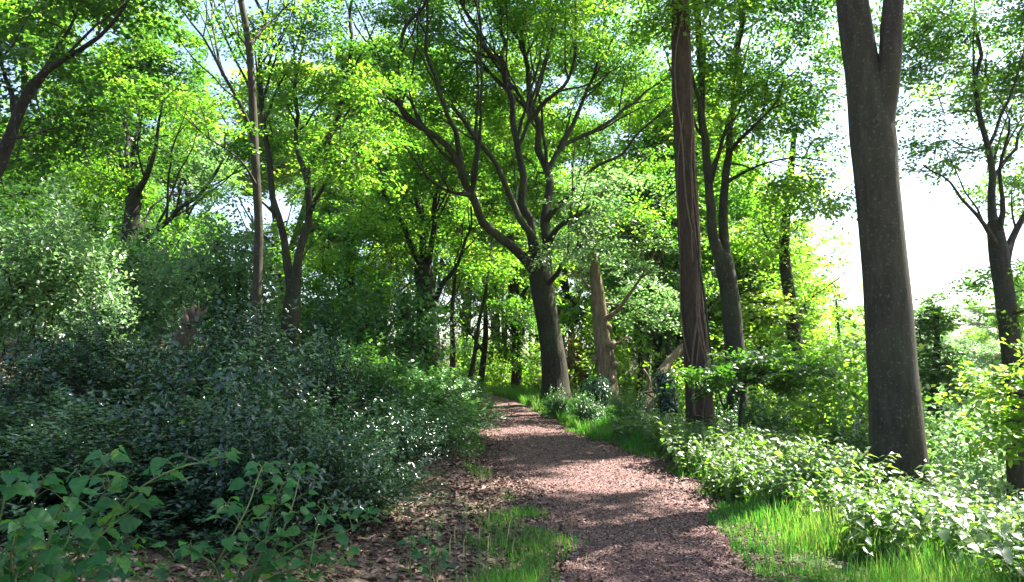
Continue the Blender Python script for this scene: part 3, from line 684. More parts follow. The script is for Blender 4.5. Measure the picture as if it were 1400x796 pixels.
for sd, (lab, Y, tk, lm, bl, lf, bk) in enumerate([
    ('dark trunk in deep shade left of the upswept beech', 30, [(470, 505, 22), (472, 460, 20), (476, 410, 18), (480, 350, 14), (482, 280, 9)], [([(476, 420), (455, 380), (440, 340)], 8, 3, 0, 1), ([(478, 400), (500, 360), (515, 330)], 7, 3, 0, -1)], [(480, 330, 0, 60), (440, 350, 1, 55), (500, 400, 0, 45), (430, 430, 1, 45)], 'beech', 'bark_dark'),
    ('thin pale grey stem leaning at the far path bend', 32, [(640, 545, 7), (648, 490, 6), (655, 440, 5), (664, 400, 4), (670, 350, 3)], [([(650, 480), (668, 465), (690, 455)], 3, 1.5, 0, -1), ([(647, 510), (662, 500), (678, 492)], 3, 1.2, 0, 1)], [(672, 360, 0, 40), (690, 420, 1, 28)], 'beech', 'bark_grey'),
    ('thin straight brown stem left of the far path bend', 31, [(618, 530, 8), (619, 480, 7), (618, 430, 6), (622, 380, 5), (625, 320, 4)], [([(619, 450), (635, 425), (642, 395)], 3, 1.5, 0, 1)], [(625, 350, 0, 45), (605, 420, 1, 30)], 'beech', 'bark_red'),
    ('reddish double trunk in the dense wood beyond the bend', 36, [(706, 530, 14), (706, 480, 13), (703, 430, 12), (699, 390, 9), (697, 320, 6)], [([(706, 490), (714, 440), (718, 390), (722, 340)], 9, 4, 0, .5), ([(702, 440), (680, 420), (660, 400)], 4, 2, 0, -1)], [(700, 350, 0, 60), (670, 400, 0, 40), (725, 420, 0, 38), (690, 470, -1, 28), (735, 490, 0, 28)], 'beech', 'bark_red'),
    ('dark stem tangled with twigs just past the far path bend', 34, [(655, 545, 9), (660, 500, 8), (664, 450, 7), (662, 400, 5)], [([(662, 480), (640, 450), (628, 420)], 4, 2, 0, 1)], [(655, 400, 0, 40), (640, 440, 1, 25)], 'dark', 'bark_dark'),
    ('dark slim trunk in shade right of the burred pale tree', 27, [(874, 560, 11), (876, 520, 10), (878, 470, 9), (884, 420, 8), (890, 360, 6), (894, 300, 4)], [([(880, 460), (900, 440), (915, 415)], 4, 2, 0, 1), ([(874, 530), (886, 490), (888, 470)], 7, 5, 0, .4)], [(885, 400, 0, 45), (915, 430, 1, 40), (860, 440, 1, 30), (900, 340, 0, 45), (905, 490, 1, 28)], 'dark', 'bark_dark'),
    ('leaning dark tree in the shadows left of the long sweeping limb', 25, [(92, 425, 16), (96, 385, 14), (108, 345, 12), (124, 315, 11), (138, 290, 8), (150, 240, 5)], [([(120, 322), (118, 290), (124, 255)], 6, 3, 0, 1)], [(130, 280, 0, 60), (60, 330, 0, 55), (20, 280, 0, 60), (90, 390, -1, 40), (30, 380, 0, 45)], 'dark', 'bark_dark'),
    ('small ivy wrapped tree standing right of the massive grey trunk', 20, [(1274, 665, 14), (1277, 600, 13), (1279, 530, 12), (1281, 480, 9), (1281, 425, 3)], [([(1279, 560), (1300, 530), (1325, 500)], 6, 3, 0, 1), ([(1278, 500), (1262, 470), (1258, 450)], 4, 2, 0, -.5)], [(1280, 440, 0, 24), (1272, 480, 0, 26), (1292, 470, 0, 22), (1285, 515, 0, 30), (1310, 520, 1, 28), (1268, 540, 0, 24), (1281, 425, 0, 16)], 'dark', 'bark_dark'),
    ('slender tree with thin limbs between the burred trunk and the vine clad trunk', 30, [(915, 560, 9), (914, 500, 8), (911, 430, 7), (905, 370, 6), (900, 300, 4)], [([(912, 440), (930, 400), (940, 370)], 4, 2, 0, 1)], [(905, 330, 0, 45), (925, 400, 0, 40), (900, 270, 0, 50), (930, 470, 1, 40)], 'pale', 'bark_grey'),
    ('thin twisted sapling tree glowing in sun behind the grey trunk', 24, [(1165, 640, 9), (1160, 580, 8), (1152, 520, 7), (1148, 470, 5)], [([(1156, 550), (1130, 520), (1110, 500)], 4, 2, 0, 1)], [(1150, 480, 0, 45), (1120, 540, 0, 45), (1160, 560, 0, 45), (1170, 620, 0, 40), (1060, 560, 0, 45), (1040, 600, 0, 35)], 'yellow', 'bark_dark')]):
    far = Y > 26
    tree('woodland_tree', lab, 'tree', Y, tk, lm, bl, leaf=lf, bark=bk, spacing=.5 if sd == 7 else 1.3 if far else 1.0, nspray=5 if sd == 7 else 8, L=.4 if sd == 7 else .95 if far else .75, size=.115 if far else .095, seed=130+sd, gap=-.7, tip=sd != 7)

# horizontal shaded spray in front of the twin trunk beech
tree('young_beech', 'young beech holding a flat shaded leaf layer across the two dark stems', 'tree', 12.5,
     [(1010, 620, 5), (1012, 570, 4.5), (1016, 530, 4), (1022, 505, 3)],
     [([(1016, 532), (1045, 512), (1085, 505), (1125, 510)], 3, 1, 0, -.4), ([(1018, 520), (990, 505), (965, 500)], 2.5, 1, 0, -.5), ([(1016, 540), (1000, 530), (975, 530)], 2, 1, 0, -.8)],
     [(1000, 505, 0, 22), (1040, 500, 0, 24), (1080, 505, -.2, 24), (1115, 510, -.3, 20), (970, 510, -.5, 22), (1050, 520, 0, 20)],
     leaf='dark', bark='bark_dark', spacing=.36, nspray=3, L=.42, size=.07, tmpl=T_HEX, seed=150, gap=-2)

# ------------------------------------------------------------------ stumps and dead wood
def stump(name, label, cat, pts, Y, mat, seed, ivy=None, jag=True):
    q = [[*unp(a, b, Y), w*.5/F*Y] for a, b, w in pts]
    q.insert(0, [q[0][0], q[0][1], float(ground(q[0][0], q[0][1]))-.1, q[0][3]*1.15])
    loc = q[0][:3]
    root = thing(name, label, cat, loc)
    P = resample(q, .08)
    V, Q, T = tube(P[:, :3], P[:, 3], 20, .16 if jag else .07, None, seed, cap=False)
    if jag:
        g = np.random.default_rng(seed); n = len(P)
        V[(n-1)*20:n*20] += UP*g.uniform(-.1, .2, (20, 1))
        V[(n-2)*20:(n-1)*20] += UP*g.uniform(-.02, .06, (20, 1))
        V = np.vstack([V, P[-1, :3]-UP*.12]); jj = np.arange(20); c = (n-1)*20
        T = np.stack([c+jj, c+(jj+1) % 20, np.full(20, n*20)], -1)
    build('trunk', V, [Q, T] if len(T) else [Q], M[mat], root, loc)
    if ivy:
        g = np.random.default_rng(seed+1); n = ivy; k = g.integers(2, len(P), n); a = g.uniform(0, 6.28, n)
        d = np.stack([np.cos(a), np.sin(a), 0*a], 1)
        pos = P[k, :3]+d*(P[k, 3]*g.uniform(1., 1.45, n))[:, None]+g.standard_normal((n, 3))*.05
        V, Fs = leaves(pos, d*.5-UP*.8+.4*g.standard_normal((n, 3)), d+.3*UP+.3*g.standard_normal((n, 3)), g.uniform(.05, .085, n), T_OVATE)
        build('ivy', V, Fs, M['holly'], root, loc)
    return root
bs = stump('broken_stump', 'leaning broken grey brown stump poking from the left thicket', 'stump', [(238, 500, 26), (246, 470, 23), (254, 450, 21), (262, 436, 20), (268, 427, 16)], 11.5, 'rot', 3)
for k, (a, b, c_, d_, w_) in enumerate([(256, 445, 250, 418, 9), (266, 440, 272, 414, 10), (272, 436, 284, 420, 8), (246, 480, 236, 455, 8)]):
    q_ = np.array([unp(a, b, 11.35+.06*k), unp((a+c_)/2+1, (b+d_)/2, 11.37+.06*k), unp(c_, d_, 11.4+.06*k)])
    V, Q, T = tube(resample(q_, .04), np.linspace(w_*.5, .8, len(resample(q_, .04)))/F*11.4, 7, .2, None, k)
    build('splinter', V, [Q, T], M['rot'], bs, bs.location)
stump('ivy_stump', 'dark ivy smothered stump left of the vine clad trunk', 'stump', [(913, 560, 22), (910, 530, 22), (905, 512, 16)], 17, 'bark_dark', 4, 1500, False)
stump('ivy_mound', 'round dark ivy mound at the foot of the burred pale tree', 'ivy', [(812, 548, 26), (814, 535, 30), (815, 520, 18)], 19.5, 'bark_dark', 6, 1800, False)
q = [[*unp(a, b, 18+d), w*.5/F*18] for a, b, w, d in ((876, 572, 18, -.6), (890, 545, 16, -.2), (905, 510, 14, .3), (920, 488, 12, .7), (942, 468, 10, 1.1))]
q[0][2] = float(ground(q[0][0], q[0][1]))
dead = thing('dead_tree', 'pale dead trunk leaning against the vine clad tree', 'log', q[0][:3])
curve_part('trunk', resample(q, .15), M['bark_pale'], dead, q[0][:3], 14, .06, None, 8)
s = [[*unp(a, b, 17.7), w*.5/F*17.7] for a, b, w in ((884, 535, 5), (888, 520, 4), (880, 505, 3))]
curve_part('snag', resample(s, .1), M['bark_pale'], dead, q[0][:3], 8, .05, None, 9)
q = [[*unp(a, b, 17.4), w*.5/F*17.4] for a, b, w in ((868, 550, 3), (882, 537, 3), (900, 536, 2.6), (882, 536, 3), (900, 549, 2))]
dead = thing('fallen_branch', 'pinkish bare branch lying across the foot of the leaning dead trunk', 'branch', q[0][:3])
curve_part('branch', resample(q[:3], .08), M['bark_pale'], dead, q[0][:3], 7, .05, None, 2)
curve_part('side_branch', resample(q[3:], .08), M['bark_pale'], dead, q[0][:3], 7, .05, None, 3)

# ------------------------------------------------------------------ shrubs
def shrub_proto(name, w, h, nclus, nleaf, size, tmpl, leaf, bark, seed, twig_len=.22, lumps=12, up=.35):
    """shrub round the origin, built from stems that reach leafy shoots on an uneven surface"""
    g = np.random.default_rng(seed)
    root = thing(name, None, 'shrub', (0, 0, 0))
    c = []
    for k in range(lumps):
        a = g.uniform(0, 6.28); r = w*.33*g.random()**.6
        c.append((r*math.cos(a), r*math.sin(a), h*g.uniform(.25, .72), w*g.uniform(.13, .26)))
    c.append((0, 0, h*.7, w*.3))
    C = []
    for x, y, z, r in c:
        d = unit(g.standard_normal((nclus//len(c)+1, 3))); rr = r*(1-.5*g.random((len(d), 1))**2)
        p = np.array([x, y, z])+d*rr*[1, 1, min(1, h*.42/r)]; C.append(p[(p[:, 2] > .04)])
    C = np.concatenate(C)
    top = C[(C[:, 2] > h*.55)]; top = top[g.random(len(top)) < .35]
    C = np.vstack([C, top+np.stack([.12*g.standard_normal(len(top)), .12*g.standard_normal(len(top)), h*g.uniform(.06, .36, len(top))], 1)])
    stems = np.vstack([np.array([[.06*math.cos(a), .06*math.sin(a), .0], [.12*w*math.cos(a), .12*w*math.sin(a), h*.3]]) for a in np.linspace(0, 5.2, 5)])
    paths, dirs = grow(stems, np.full(len(stems), .02), C, g, step=.2, r0=.0028, arch=.15)
    mb = MB()
    for a in np.linspace(0, 5.2, 5):
        p = np.array([[.06*math.cos(a), .06*math.sin(a), -.15], [.09*w*math.cos(a), .09*w*math.sin(a), h*.15], [.12*w*math.cos(a), .12*w*math.sin(a), h*.32]])
        mb.add(*tube(resample(p, .1), np.full(len(resample(p, .1)), .018), 6))
    sel = paths if len(paths) < 500 else paths[::2]
    for p, r in sel: mb.add(*tube(p, r, 4))
    mb.build('branchwork', M[bark], root)
    cen = np.array([0, 0, h*.35])
    D = unit(.5*dirs + unit(C-cen) + up*UP + .35*g.standard_normal(C.shape))
    n = len(C)*nleaf
    t = np.tile(np.linspace(-.35, 1, nleaf), len(C)); Dr = np.repeat(D, nleaf, 0)
    A = unit(np.cross(Dr, UP+.01)); B = np.cross(Dr, A)
    a = np.tile(np.arange(nleaf)*2.4, len(C)) + np.repeat(g.uniform(0, 6.28, len(C)), nleaf)
    rad = np.cos(a)[:, None]*A + np.sin(a)[:, None]*B
    P = np.repeat(C, nleaf, 0) + Dr*(t*twig_len)[:, None] + rad*.01
    d = rad + Dr*(.25+.75*np.clip(t, 0, 1))[:, None] + .25*g.standard_normal((n, 3))
    nn = Dr*1.0 + UP*.7 - .3*rad + .3*g.standard_normal((n, 3))
    V, Fs = leaves(P, d, nn, size*g.uniform(.65, 1.25, n), tmpl)
    build('foliage', V, Fs, M[leaf], root)
    return root
USED = set()
def put(proto, px, Y, scale, label, group=None, name=None, rz=None, dz=0., x=None, sz=1., cat=None):
    if proto.name in USED: o = copy_tree(proto)
    else: o = proto; USED.add(proto.name)
    xx = xat(px, Y) if x is None else x
    o.location = (xx, Y, float(ground(xx, Y))+dz); o.scale = (scale, scale, scale*sz)
    o.rotation_euler = (0, 0, float(RNG.uniform(0, 6.28)) if rz is None else rz)
    o['label'] = label
    if cat: o['category'] = cat
    if group: o['group'] = group
    elif 'group' in o: del o['group']
    return o

LAND = [(-400, ''), (165, 'sweeping limb tree'), (351, 'slender pole tree'), (400, 'two stemmed tree'), (588, 'upswept beech'), (757, 'spreading beech'), (828, 'burred pale trunk'),
        (955, 'vine clad trunk'), (1005, 'twin dark stems'), (1092, 'slender leaning tree'), (1222, 'massive grey trunk'), (1388, 'right edge beech'), (2000, '')]
def spot_phrase(px):
    for (a, n1), (b, n2) in zip(LAND, LAND[1:]):
        if a <= px < b:
            if not n1: return 'left of the '+n2
            if not n2: return 'right of the '+n1
            return 'between '+n1+' and '+n2
def rank_labels(items, what, short):
    """items: [(object, px, depth, look)]: a label that tells each one by its look, its neighbours and its depth order"""
    bins = {}
    for o_, px_, d_, lk in items: bins.setdefault((spot_phrase(px_), lk), []).append((d_, o_))
    for (ph_, lk), L_ in bins.items():
        L_.sort(key=lambda t_: t_[0]); n_ = len(L_)
        for r_, (d_, o_) in enumerate(L_):
            lab_ = f'{lk} {what} {ph_}'
            if n_ > 1:
                order = ['nearest', 'second nearest', 'third nearest', 'fourth nearest', 'fifth nearest', 'sixth nearest', 'seventh nearest', 'eighth nearest', 'ninth nearest', 'tenth nearest', 'eleventh nearest', 'twelfth nearest', 'thirteenth nearest', 'fourteenth nearest']
                rk = 'farthest' if r_ == n_-1 else order[min(r_, 13)]
                lab_ = f'{rk} {lk} {short} {ph_}'
            o_['label'] = lab_
holly = [shrub_proto('holly_shrub', 2.2, 1.7, 330, 10, .07, T_HOLLY, 'holly', 'bark_dark', 200+k) for k in range(3)]
laurel = [shrub_proto('laurel_shrub', 2.0, 1.5, 360, 10, .085, T_OVATE, 'laurel', 'bark_dark', 210+k, .25) for k in range(3)]
palebush = [shrub_proto('pale_shrub', 2.4, 2.4, 420, 10, .085, T_HEX, 'pale', 'bark_dark', 220+k, .25) for k in range(2)]
HG = 'dark hollies of the left thicket'
HL = 'dark glossy holly shrub packed in the shady left thicket'
for k, (px, Y, s, lab) in enumerate([
    (430, 6.3, .8, HL), (500, 7.4, .8, HL), (545, 9.2, .6, HL), (520, 9.6, .8, HL), (300, 5.8, .8, HL), (240, 5.3, .75, HL), (390, 5.6, .7, HL), (110, 5.2, .8, HL), (0, 5.0, .8, HL), (480, 7.0, .75, HL),
    (330, 6.6, 1.0, 'dark holly shrub at the front of the thicket nearest the leafy path bank'), (60, 6.4, 1.0, 'dark holly shrub in deepest shade at the left edge behind the saplings'),
    (190, 6.2, .95, HL), (-60, 6.0, 1.0, HL), (120, 7.8, 1.15, HL), (270, 7.6, 1.1, HL), (420, 7.8, .9, HL), (20, 9, .5, HL), (350, 9.2, 1.1, HL), (200, 9.4, 1.0, HL), (450, 9.6, 1.0, HL),
    (80, 10.2, .8, HL), (300, 11.2, 1.0, HL), (400, 11.6, 1.2, HL), (-90, 8, .7, HL), (360, 13.2, 1.3, HL), (500, 8.2, .5, 'small low holly shrub sitting on leaf litter before the laurels'), (160, 12.2, .9, HL)]):
    put(holly[k % 3], px, Y, s, lab, HG if lab == HL else None, sz=(.58 if px > 280 else .38)*(1, .7, 1.4, .85)[k % 4])
for k, (px, Y, s, sz, lab) in enumerate([(125, 8.9, .55, 1.25, 'slender upright holly rising above the shady thicket at left'), (305, 9.6, .6, 1.1, 'upright holly right of the broken stump'), (425, 9.8, .65, 1.15, 'tall holly in front of the two stemmed tree'),
    (360, 8.2, .5, 1.2, 'narrow upright holly in the middle of the thicket'), (255, 10.2, .6, .75, 'holly covering the foot of the broken stump'), (200, 10.4, .5, .9, 'holly just left of the broken stump'), (55, 9.8, .4, 1.2, 'small upright holly near the far left litter patch'), (460, 11, .7, 1.1, 'tall holly between thicket and laurels')]):
    put(holly[(k+1) % 3], px, Y, s, lab, sz=sz)
LG = 'laurels of the middle thicket'
LL = 'bushy green laurel shrub in the thicket left of the path bend'
for k, (px, Y, s, lab) in enumerate([
    (600, 12.4, .9, 'dark laurel shrub bulging over the left path edge'), (540, 11.2, .75, 'low dark laurel shrub with litter below it'), (500, 12.4, 1., LL), (560, 14, 1.05, LL), (610, 15.5, 1., LL), (520, 15, 1.1, LL), (450, 13, 1.1, LL),
    (290, 7.4, .55, 'bright green laurel shrub among the dark hollies'), (400, 8.6, .6, 'small laurel shrub at the right end of the dark hollies'), (590, 18, 1.1, LL), (540, 18, 1.15, LL), (480, 17, 1.2, LL), (620, 20, 1.0, LL), (430, 16, 1.2, LL), (560, 21.5, 1.2, LL), (500, 21, 1.3, LL)]):
    put(laurel[k % 3], px, Y, s, lab, LG if lab == LL else None, sz=.58*(1, .8, 1.2)[k % 3])
for k, (px, Y, s, lab) in enumerate([
    (20, 13.5, 1.1, 'silvery pale shrub catching sun at the far left'), (110, 13.8, .95, 'pale sunlit shrub above the patch of pink leaf litter'), (60, 17, 1.3, 'tall pale shrub behind the sunlit left bank'), (215, 16.5, 1.0, 'pale shrub behind the broken stump'),
    (300, 19, 1.5, 'pale sunlit shrub below the long sweeping limb'), (-60, 15, 1.3, 'pale shrub half out of view beyond the left edge'), (160, 20, 1.2, 'pale shrub around the foot of the tree with the sweeping limb')]):
    put(palebush[k % 2], px, Y, s, lab)
cop = shrub_proto('copper_shrub', 3.0, 3.4, 260, 9, .11, T_HEX, 'copper', 'bark_dark', 231, .3)
put(cop, 787, 25.5, .62, 'copper red leaved shrub glimpsed between the two trunks')

# ------------------------------------------------------------------ verge plants (nettle like) on the right
def verge_proto(seed, nst=19, hgt=.72, spread=.5, size=.118):
    g = np.random.default_rng(seed)
    root = thing('verge_plant', None, 'plant', (0, 0, 0))
    mb = MB(); P, D, N_, S_ = [], [], [], []
    for k in range(nst):
        a = g.uniform(0, 6.28); r = spread*g.random()**.7; h = hgt*g.uniform(.55, 1.1); b = np.array([.5*r*math.cos(a), .5*r*math.sin(a), -.05])
        lean = np.array([math.cos(a), math.sin(a), 0])*g.uniform(.1, .45)*h
        t = np.linspace(0, 1, 8)[:, None]
        q = b + UP*h*t*(1-.12*t) + lean*t**1.8 + g.standard_normal(3)*.02*t
        mb.add(*tube(q, np.linspace(.004, .0018, 8), 5))
        az = g.uniform(0, 6.28)
        for tt in np.linspace(.25, 1, 7):
            c = b + UP*h*tt*(1-.12*tt) + lean*tt**1.8
            az += 1.57+.2*g.standard_normal()
            for sgn in (0, math.pi):
                dd = np.array([math.cos(az+sgn), math.sin(az+sgn), g.uniform(-.5, .15)])
                P.append(c+dd*.015); D.append(dd); N_.append(UP+.25*g.standard_normal(3)+.25*dd); S_.append(size*(1.1-.5*tt*tt+.15*g.standard_normal()))
    mb.build('stem', M['twig'], root)
    V, Fs = leaves(np.array(P), np.array(D), np.array(N_), np.array(S_), T_OVATE)
    build('foliage', V, Fs, M['nettle'], root)
    return root
verge = [verge_proto(300+k) for k in range(5)]
g = np.random.default_rng(41)
VG = 'leafy plants massed on the right verge'
VL = 'knee high leafy green plant massed along the right verge'
sp = []
for tries in range(4000):
    y = 4.3+11.5*g.random()**1.15; x = path_c(y) + (1.75+4.2*g.random() if y < 9 else 1.25+3.2*g.random()+.1*(y-9))
    if y < 6.5 and x-path_c(y) < 2.35-.1*(y-4): continue
    if all((x-a)**2+(y-b)**2 > .28**2*(1+.05*y) for a, b in sp): sp.append((x, y))
sp = sp[:190]
for k, (x, y) in enumerate(sp):
    pxv = CX+F*x/y
    where = ('beside the near grass strip' if y < 5.6 and x-path_c(y) < 3 else 'along the right edge of view' if pxv > 1330 else 'in front of the massive grey trunk' if pxv > 1130 else
             'on the bank below the slender leaning tree' if pxv > 1040 else 'in front of the twin dark stems' if pxv > 975 else 'in front of the vine clad trunk' if pxv > 910 else 'close to the path before the dead leaning trunk')
    put(verge[k % 5], 0, y, g.uniform(.75, 1.15), ('knee high' if y > 7 else 'broad leaved')+' green plant '+where, VG, x=x)
put(verge[0], 858, 14.6, .95, 'yellowish leafy plant leaning over the right path edge', None)
# taller leafy bushes on the slope behind
for k, (px, Y, s, lab) in enumerate([(1040, 15, .8, 'green shrub at the foot of the two dark stems'), (1160, 13.5, .8, 'green shrub behind the massive grey trunk'), (800, 17.5, .45, 'low bright shrub between path and ivy mound'), (860, 16.4, .5, 'low green shrub in front of the leaning dead trunk'),
    (760, 19.5, .4, 'low green shrub at the foot of the spreading beech'), (980, 16.5, .7, 'green shrub right of the vine clad trunk')]):
    put(laurel[k % 3], px, Y, s, lab)

# ------------------------------------------------------------------ foreground saplings
def sapling(label, stems, Y, size, seed, group=None, name='leafy_sapling'):
    g = np.random.default_rng(seed)
    p0 = unp(*stems[0][0], Y); b = np.array([p0[0], Y, float(ground(p0[0], Y))])
    root = thing(name, label, 'sapling', b, group)
    P, D, N_, S_ = [], [], [], []
    for st in stems:
        k = len(st); q = [unp(x, y, Y+.25*math.sin(seed+i*.8)*i/k) for i, (x, y) in enumerate(st)]
        gz = float(ground(q[0][0], q[0][1]))
        if q[0][2] > gz+.05: q.insert(0, np.array([q[0][0]+.03, q[0][1], gz-.03]))
        q = resample(q, .05); n = len(q)
        rr = np.linspace(.0075, .0028, n)
        V, Q, T = tube(q, rr, 7); build('stem', V, [Q, T], M['twig'], root, b)
        az = g.uniform(0, 6.28); T_ = unit(np.gradient(q, axis=0))
        idx = [max(3, n//4)]; mb = MB(); used = False
        while idx[-1] < n-4: idx.append(idx[-1]+int(g.integers(2, 4)))
        idx = [v for v in idx if v < n-3]+[n-2, n-1]
        for i in idx:
            last = i >= n-3
            for k2 in range(4 if last else 3):
                aa = az + (k2*2.1 if not last else k2*1.57)
                out = np.array([math.cos(aa), math.sin(aa), 0.]) ; out = unit(out*.9 + T_[i]*.45 + UP*.15)
                pl = g.uniform(.05, .13)*(.5 if last else 1)
                e = q[i] + out*pl
                mb.add(*tube(np.array([q[i], q[i]+out*pl*.55+UP*.01, e]), np.array([.002, .0016, .0013]), 4)); used = True
                hd = np.array([out[0], out[1], -.2+.2*g.standard_normal()])
                P.append(e); D.append(hd); N_.append(UP+.35*g.standard_normal(3)-np.array([0, .35, 0])); S_.append(.74*size*g.uniform(.6, 1.2)*(.75 if last else 1))
            az += 1.57
        if used: mb.build('leaf_stalk', M['twig'], root, b)
    V, Fs = leaves(np.array(P), np.array(D), np.array(N_), np.array(S_), T_SYC)
    build('foliage', V, Fs, M['sapling'], root, b)
    return root
sapling('large leaved sapling in the bottom left corner before the dark holly', [[(40, 800), (60, 765), (80, 700), (119, 655), (148, 625)], [(48, 800), (40, 740), (45, 690), (60, 655)]], 3.3, .13, 1)
sapling('large leaved sapling with one long stem arching right over shade', [[(75, 800), (110, 750), (145, 717), (166, 690), (202, 660), (243, 640), (276, 632), (312, 622)], [(100, 800), (108, 760), (120, 715), (150, 660)]], 3.7, .12, 2)
sapling('large leaved sapling cut by the left edge', [[(5, 800), (-5, 740), (5, 690), (12, 655)], [(20, 800), (15, 760), (30, 720)]], 3.2, .14, 3)
sapling('upright light green sapling beside the bare leaf litter', [[(285, 800), (302, 760), (322, 725), (340, 690), (352, 655), (358, 640)], [(300, 800), (290, 770), (262, 755)]], 4.0, .115, 4)
sapling('sapling with bright leaves reaching over the litter bank', [[(335, 800), (372, 770), (410, 745), (450, 735), (482, 722), (503, 702)], [(350, 800), (380, 740), (400, 690), (412, 640)]], 4.3, .11, 5)
sapling('low sapling with sunlit yellow leaf tips on the litter', [[(420, 800), (425, 765), (432, 725), (442, 700)], [(430, 800), (455, 775), (478, 752)]], 4.1, .1, 6)
sapling('sapling crowded between the corner sapling and the arching one', [[(60, 800), (75, 765), (95, 735), (90, 700)], [(85, 800), (60, 770), (30, 745)], [(120, 800), (150, 770), (185, 740)], [(110, 800), (130, 740), (190, 690)]], 3.5, .125, 31)
sapling('low dark sapling filling the bottom left corner', [[(20, 810), (30, 775), (55, 760)], [(70, 815), (90, 790), (120, 782)], [(-20, 810), (-15, 775), (0, 765)], [(130, 815), (150, 800), (160, 770)]], 3.15, .13, 32)
sapling('bushy sapling between the upright one and the bright tipped one', [[(320, 800), (335, 760), (330, 720), (310, 690)], [(340, 800), (360, 750), (372, 700), (385, 665)], [(330, 800), (345, 775), (380, 765)], [(360, 800), (400, 780), (440, 762)]], 4.15, .11, 33)
sapling('low sapling between the corner saplings and the bank', [[(200, 800), (215, 780), (240, 765), (262, 748)], [(195, 800), (180, 780), (170, 765)]], 3.9, .11, 7)
sapling('yellow green seedling against the pink litter at far left', [[(15, 520), (25, 503), (40, 496), (60, 498)]], 8.4, .16, 8)
for k, (px, py_, Y) in enumerate([(585, 722, 5.6), (560, 748, 5.1), (595, 765, 4.9)]):
    sapling(['tiny seedling on the litter bank, farthest from the camera', 'tiny seedling on the litter bank, leftmost of three', 'tiny seedling beside the seeding grass stalks'][k], [[(px, py_+12), (px+3, py_), (px+6, py_-8)]], Y, .075, 20+k, name='tree_seedling')

# tall seeding grasses
g = np.random.default_rng(55)
GL = 'tall pale seeding grass stalk rising from the left verge'
for k, (x0, y0, x1, y1, Y) in enumerate([(636, 800, 638, 695, 4.2), (660, 800, 668, 715, 4.3), (672, 800, 694, 735, 4.1), (617, 800, 615, 760, 4.0), (634, 800, 634, 760, 4.0), (664, 800, 667, 755, 4.1), (690, 800, 700, 760, 4.4), (650, 800, 655, 740, 4.6), (628, 800, 622, 742, 4.4)]):
    b = unp(x0, y0, Y); b[2] = float(ground(b[0], Y)); e = unp(x1, y1, Y+.1)
    root = thing('grass_stalk', GL, 'grass stalk', b, 'seeding grass stalks by the path')
    q = resample([b, b+.55*(e-b)+UP*.02, e], .04)
    V, Q, T = tube(q, np.linspace(.0017, .0009, len(q)), 5); build('stem', V, [Q, T], M['twig'], root, b)
    d = unit(q[-1]-q[-3]); hd = np.array([e, e+d*.03, e+d*.07, e+d*.1+np.array([.01, 0, 0])])
    V, Q, T = tube(hd, np.array([.0009, .0026, .002, .0006]), 6, .15); build('seed_head', V, [Q, T], M['straw'], root, b)
    n = 4; V, Fs = grass(b[0]+.02*g.standard_normal(n), b[1]+.02*g.standard_normal(n), g.uniform(.15, .32, n), np.full(n, .008), g, .7)
    build('blade', V, Fs, M['grass'], root, b)

# ------------------------------------------------------------------ the wood behind
def wood_proto(seed, h, leaf, bark, r=.2, low=.25, wid=3.6):
    g = np.random.default_rng(seed)
    root = thing('background_tree', None, 'tree', (0, 0, 0))
    p = np.array([[0, 0, -.6, r*1.15], [.1*g.standard_normal(), .1*g.standard_normal(), h*.25, r], [.4*g.standard_normal(), .4*g.standard_normal(), h*.55, r*.7], [.6*g.standard_normal(), .6*g.standard_normal(), h*.9, r*.2]])
    P4 = resample(p, .5)
    curve_part('trunk', P4, M[bark], root, (0, 0, 0), 9, .04, .3, seed)
    sk, sr = [P4[2:, :3]], [P4[2:, 3]]
    mb = MB()
    for k in range(6):
        t = g.uniform(.22, .6); i = int(t*len(P4)); a = k*2.4+g.uniform(-.4, .4); L = wid*g.uniform(.7, 1.1)
        d = np.array([math.cos(a), math.sin(a), 0])
        q = np.array([[*P4[i, :3], P4[i, 3]*.6], [*(P4[i, :3]+d*L*.45+UP*L*.45), r*.3], [*(P4[i, :3]+d*L*.8+UP*L*1.1), r*.12]])
        q = resample(q, .4); mb.add(*tube(q[:, :3], q[:, 3], 7, .05)); sk.append(q[1:, :3]); sr.append(q[1:, 3])
    bl = []
    for k in range(13):
        t = g.uniform(low, 1); a = g.uniform(0, 6.28); rr = wid*(.75*math.sin(math.pi*min(1, .25+.75*t))+.15)*g.uniform(.3, .9)
        bl.append((rr*math.cos(a), rr*math.sin(a), h*(.06+.9*t), wid*g.uniform(.35, .55)))
    C = clusters_in(bl, 1.35, g, gap=-.3)
    paths, dirs = grow(np.concatenate(sk), np.concatenate(sr), C, g, step=.6, r0=.01)
    V, Fs = crown_mesh(C, dirs, g, 9, 1.0, .16, T_RHOMB, np.array([0, 0, h*.5]))
    cr = build('crown', V, Fs, M[leaf], root)
    for p_, r_ in paths[::2]: mb.add(*tube(p_, r_, 4))
    mb.build('branchwork', M[bark], cr)
    return root
wp = [wood_proto(400, 15, 'beech', 'bark_dark'), wood_proto(401, 17, 'beech', 'bark'), wood_proto(402, 13, 'yellow', 'bark_dark', .16), wood_proto(403, 15, 'dark', 'bark_dark'), wood_proto(404, 11, 'pale', 'bark_grey', .15, .1)]
wp.append(wood_proto(405, 16, 'beech', 'bark', .13, .55, 2.6))
g = np.random.default_rng(77)
spots = []
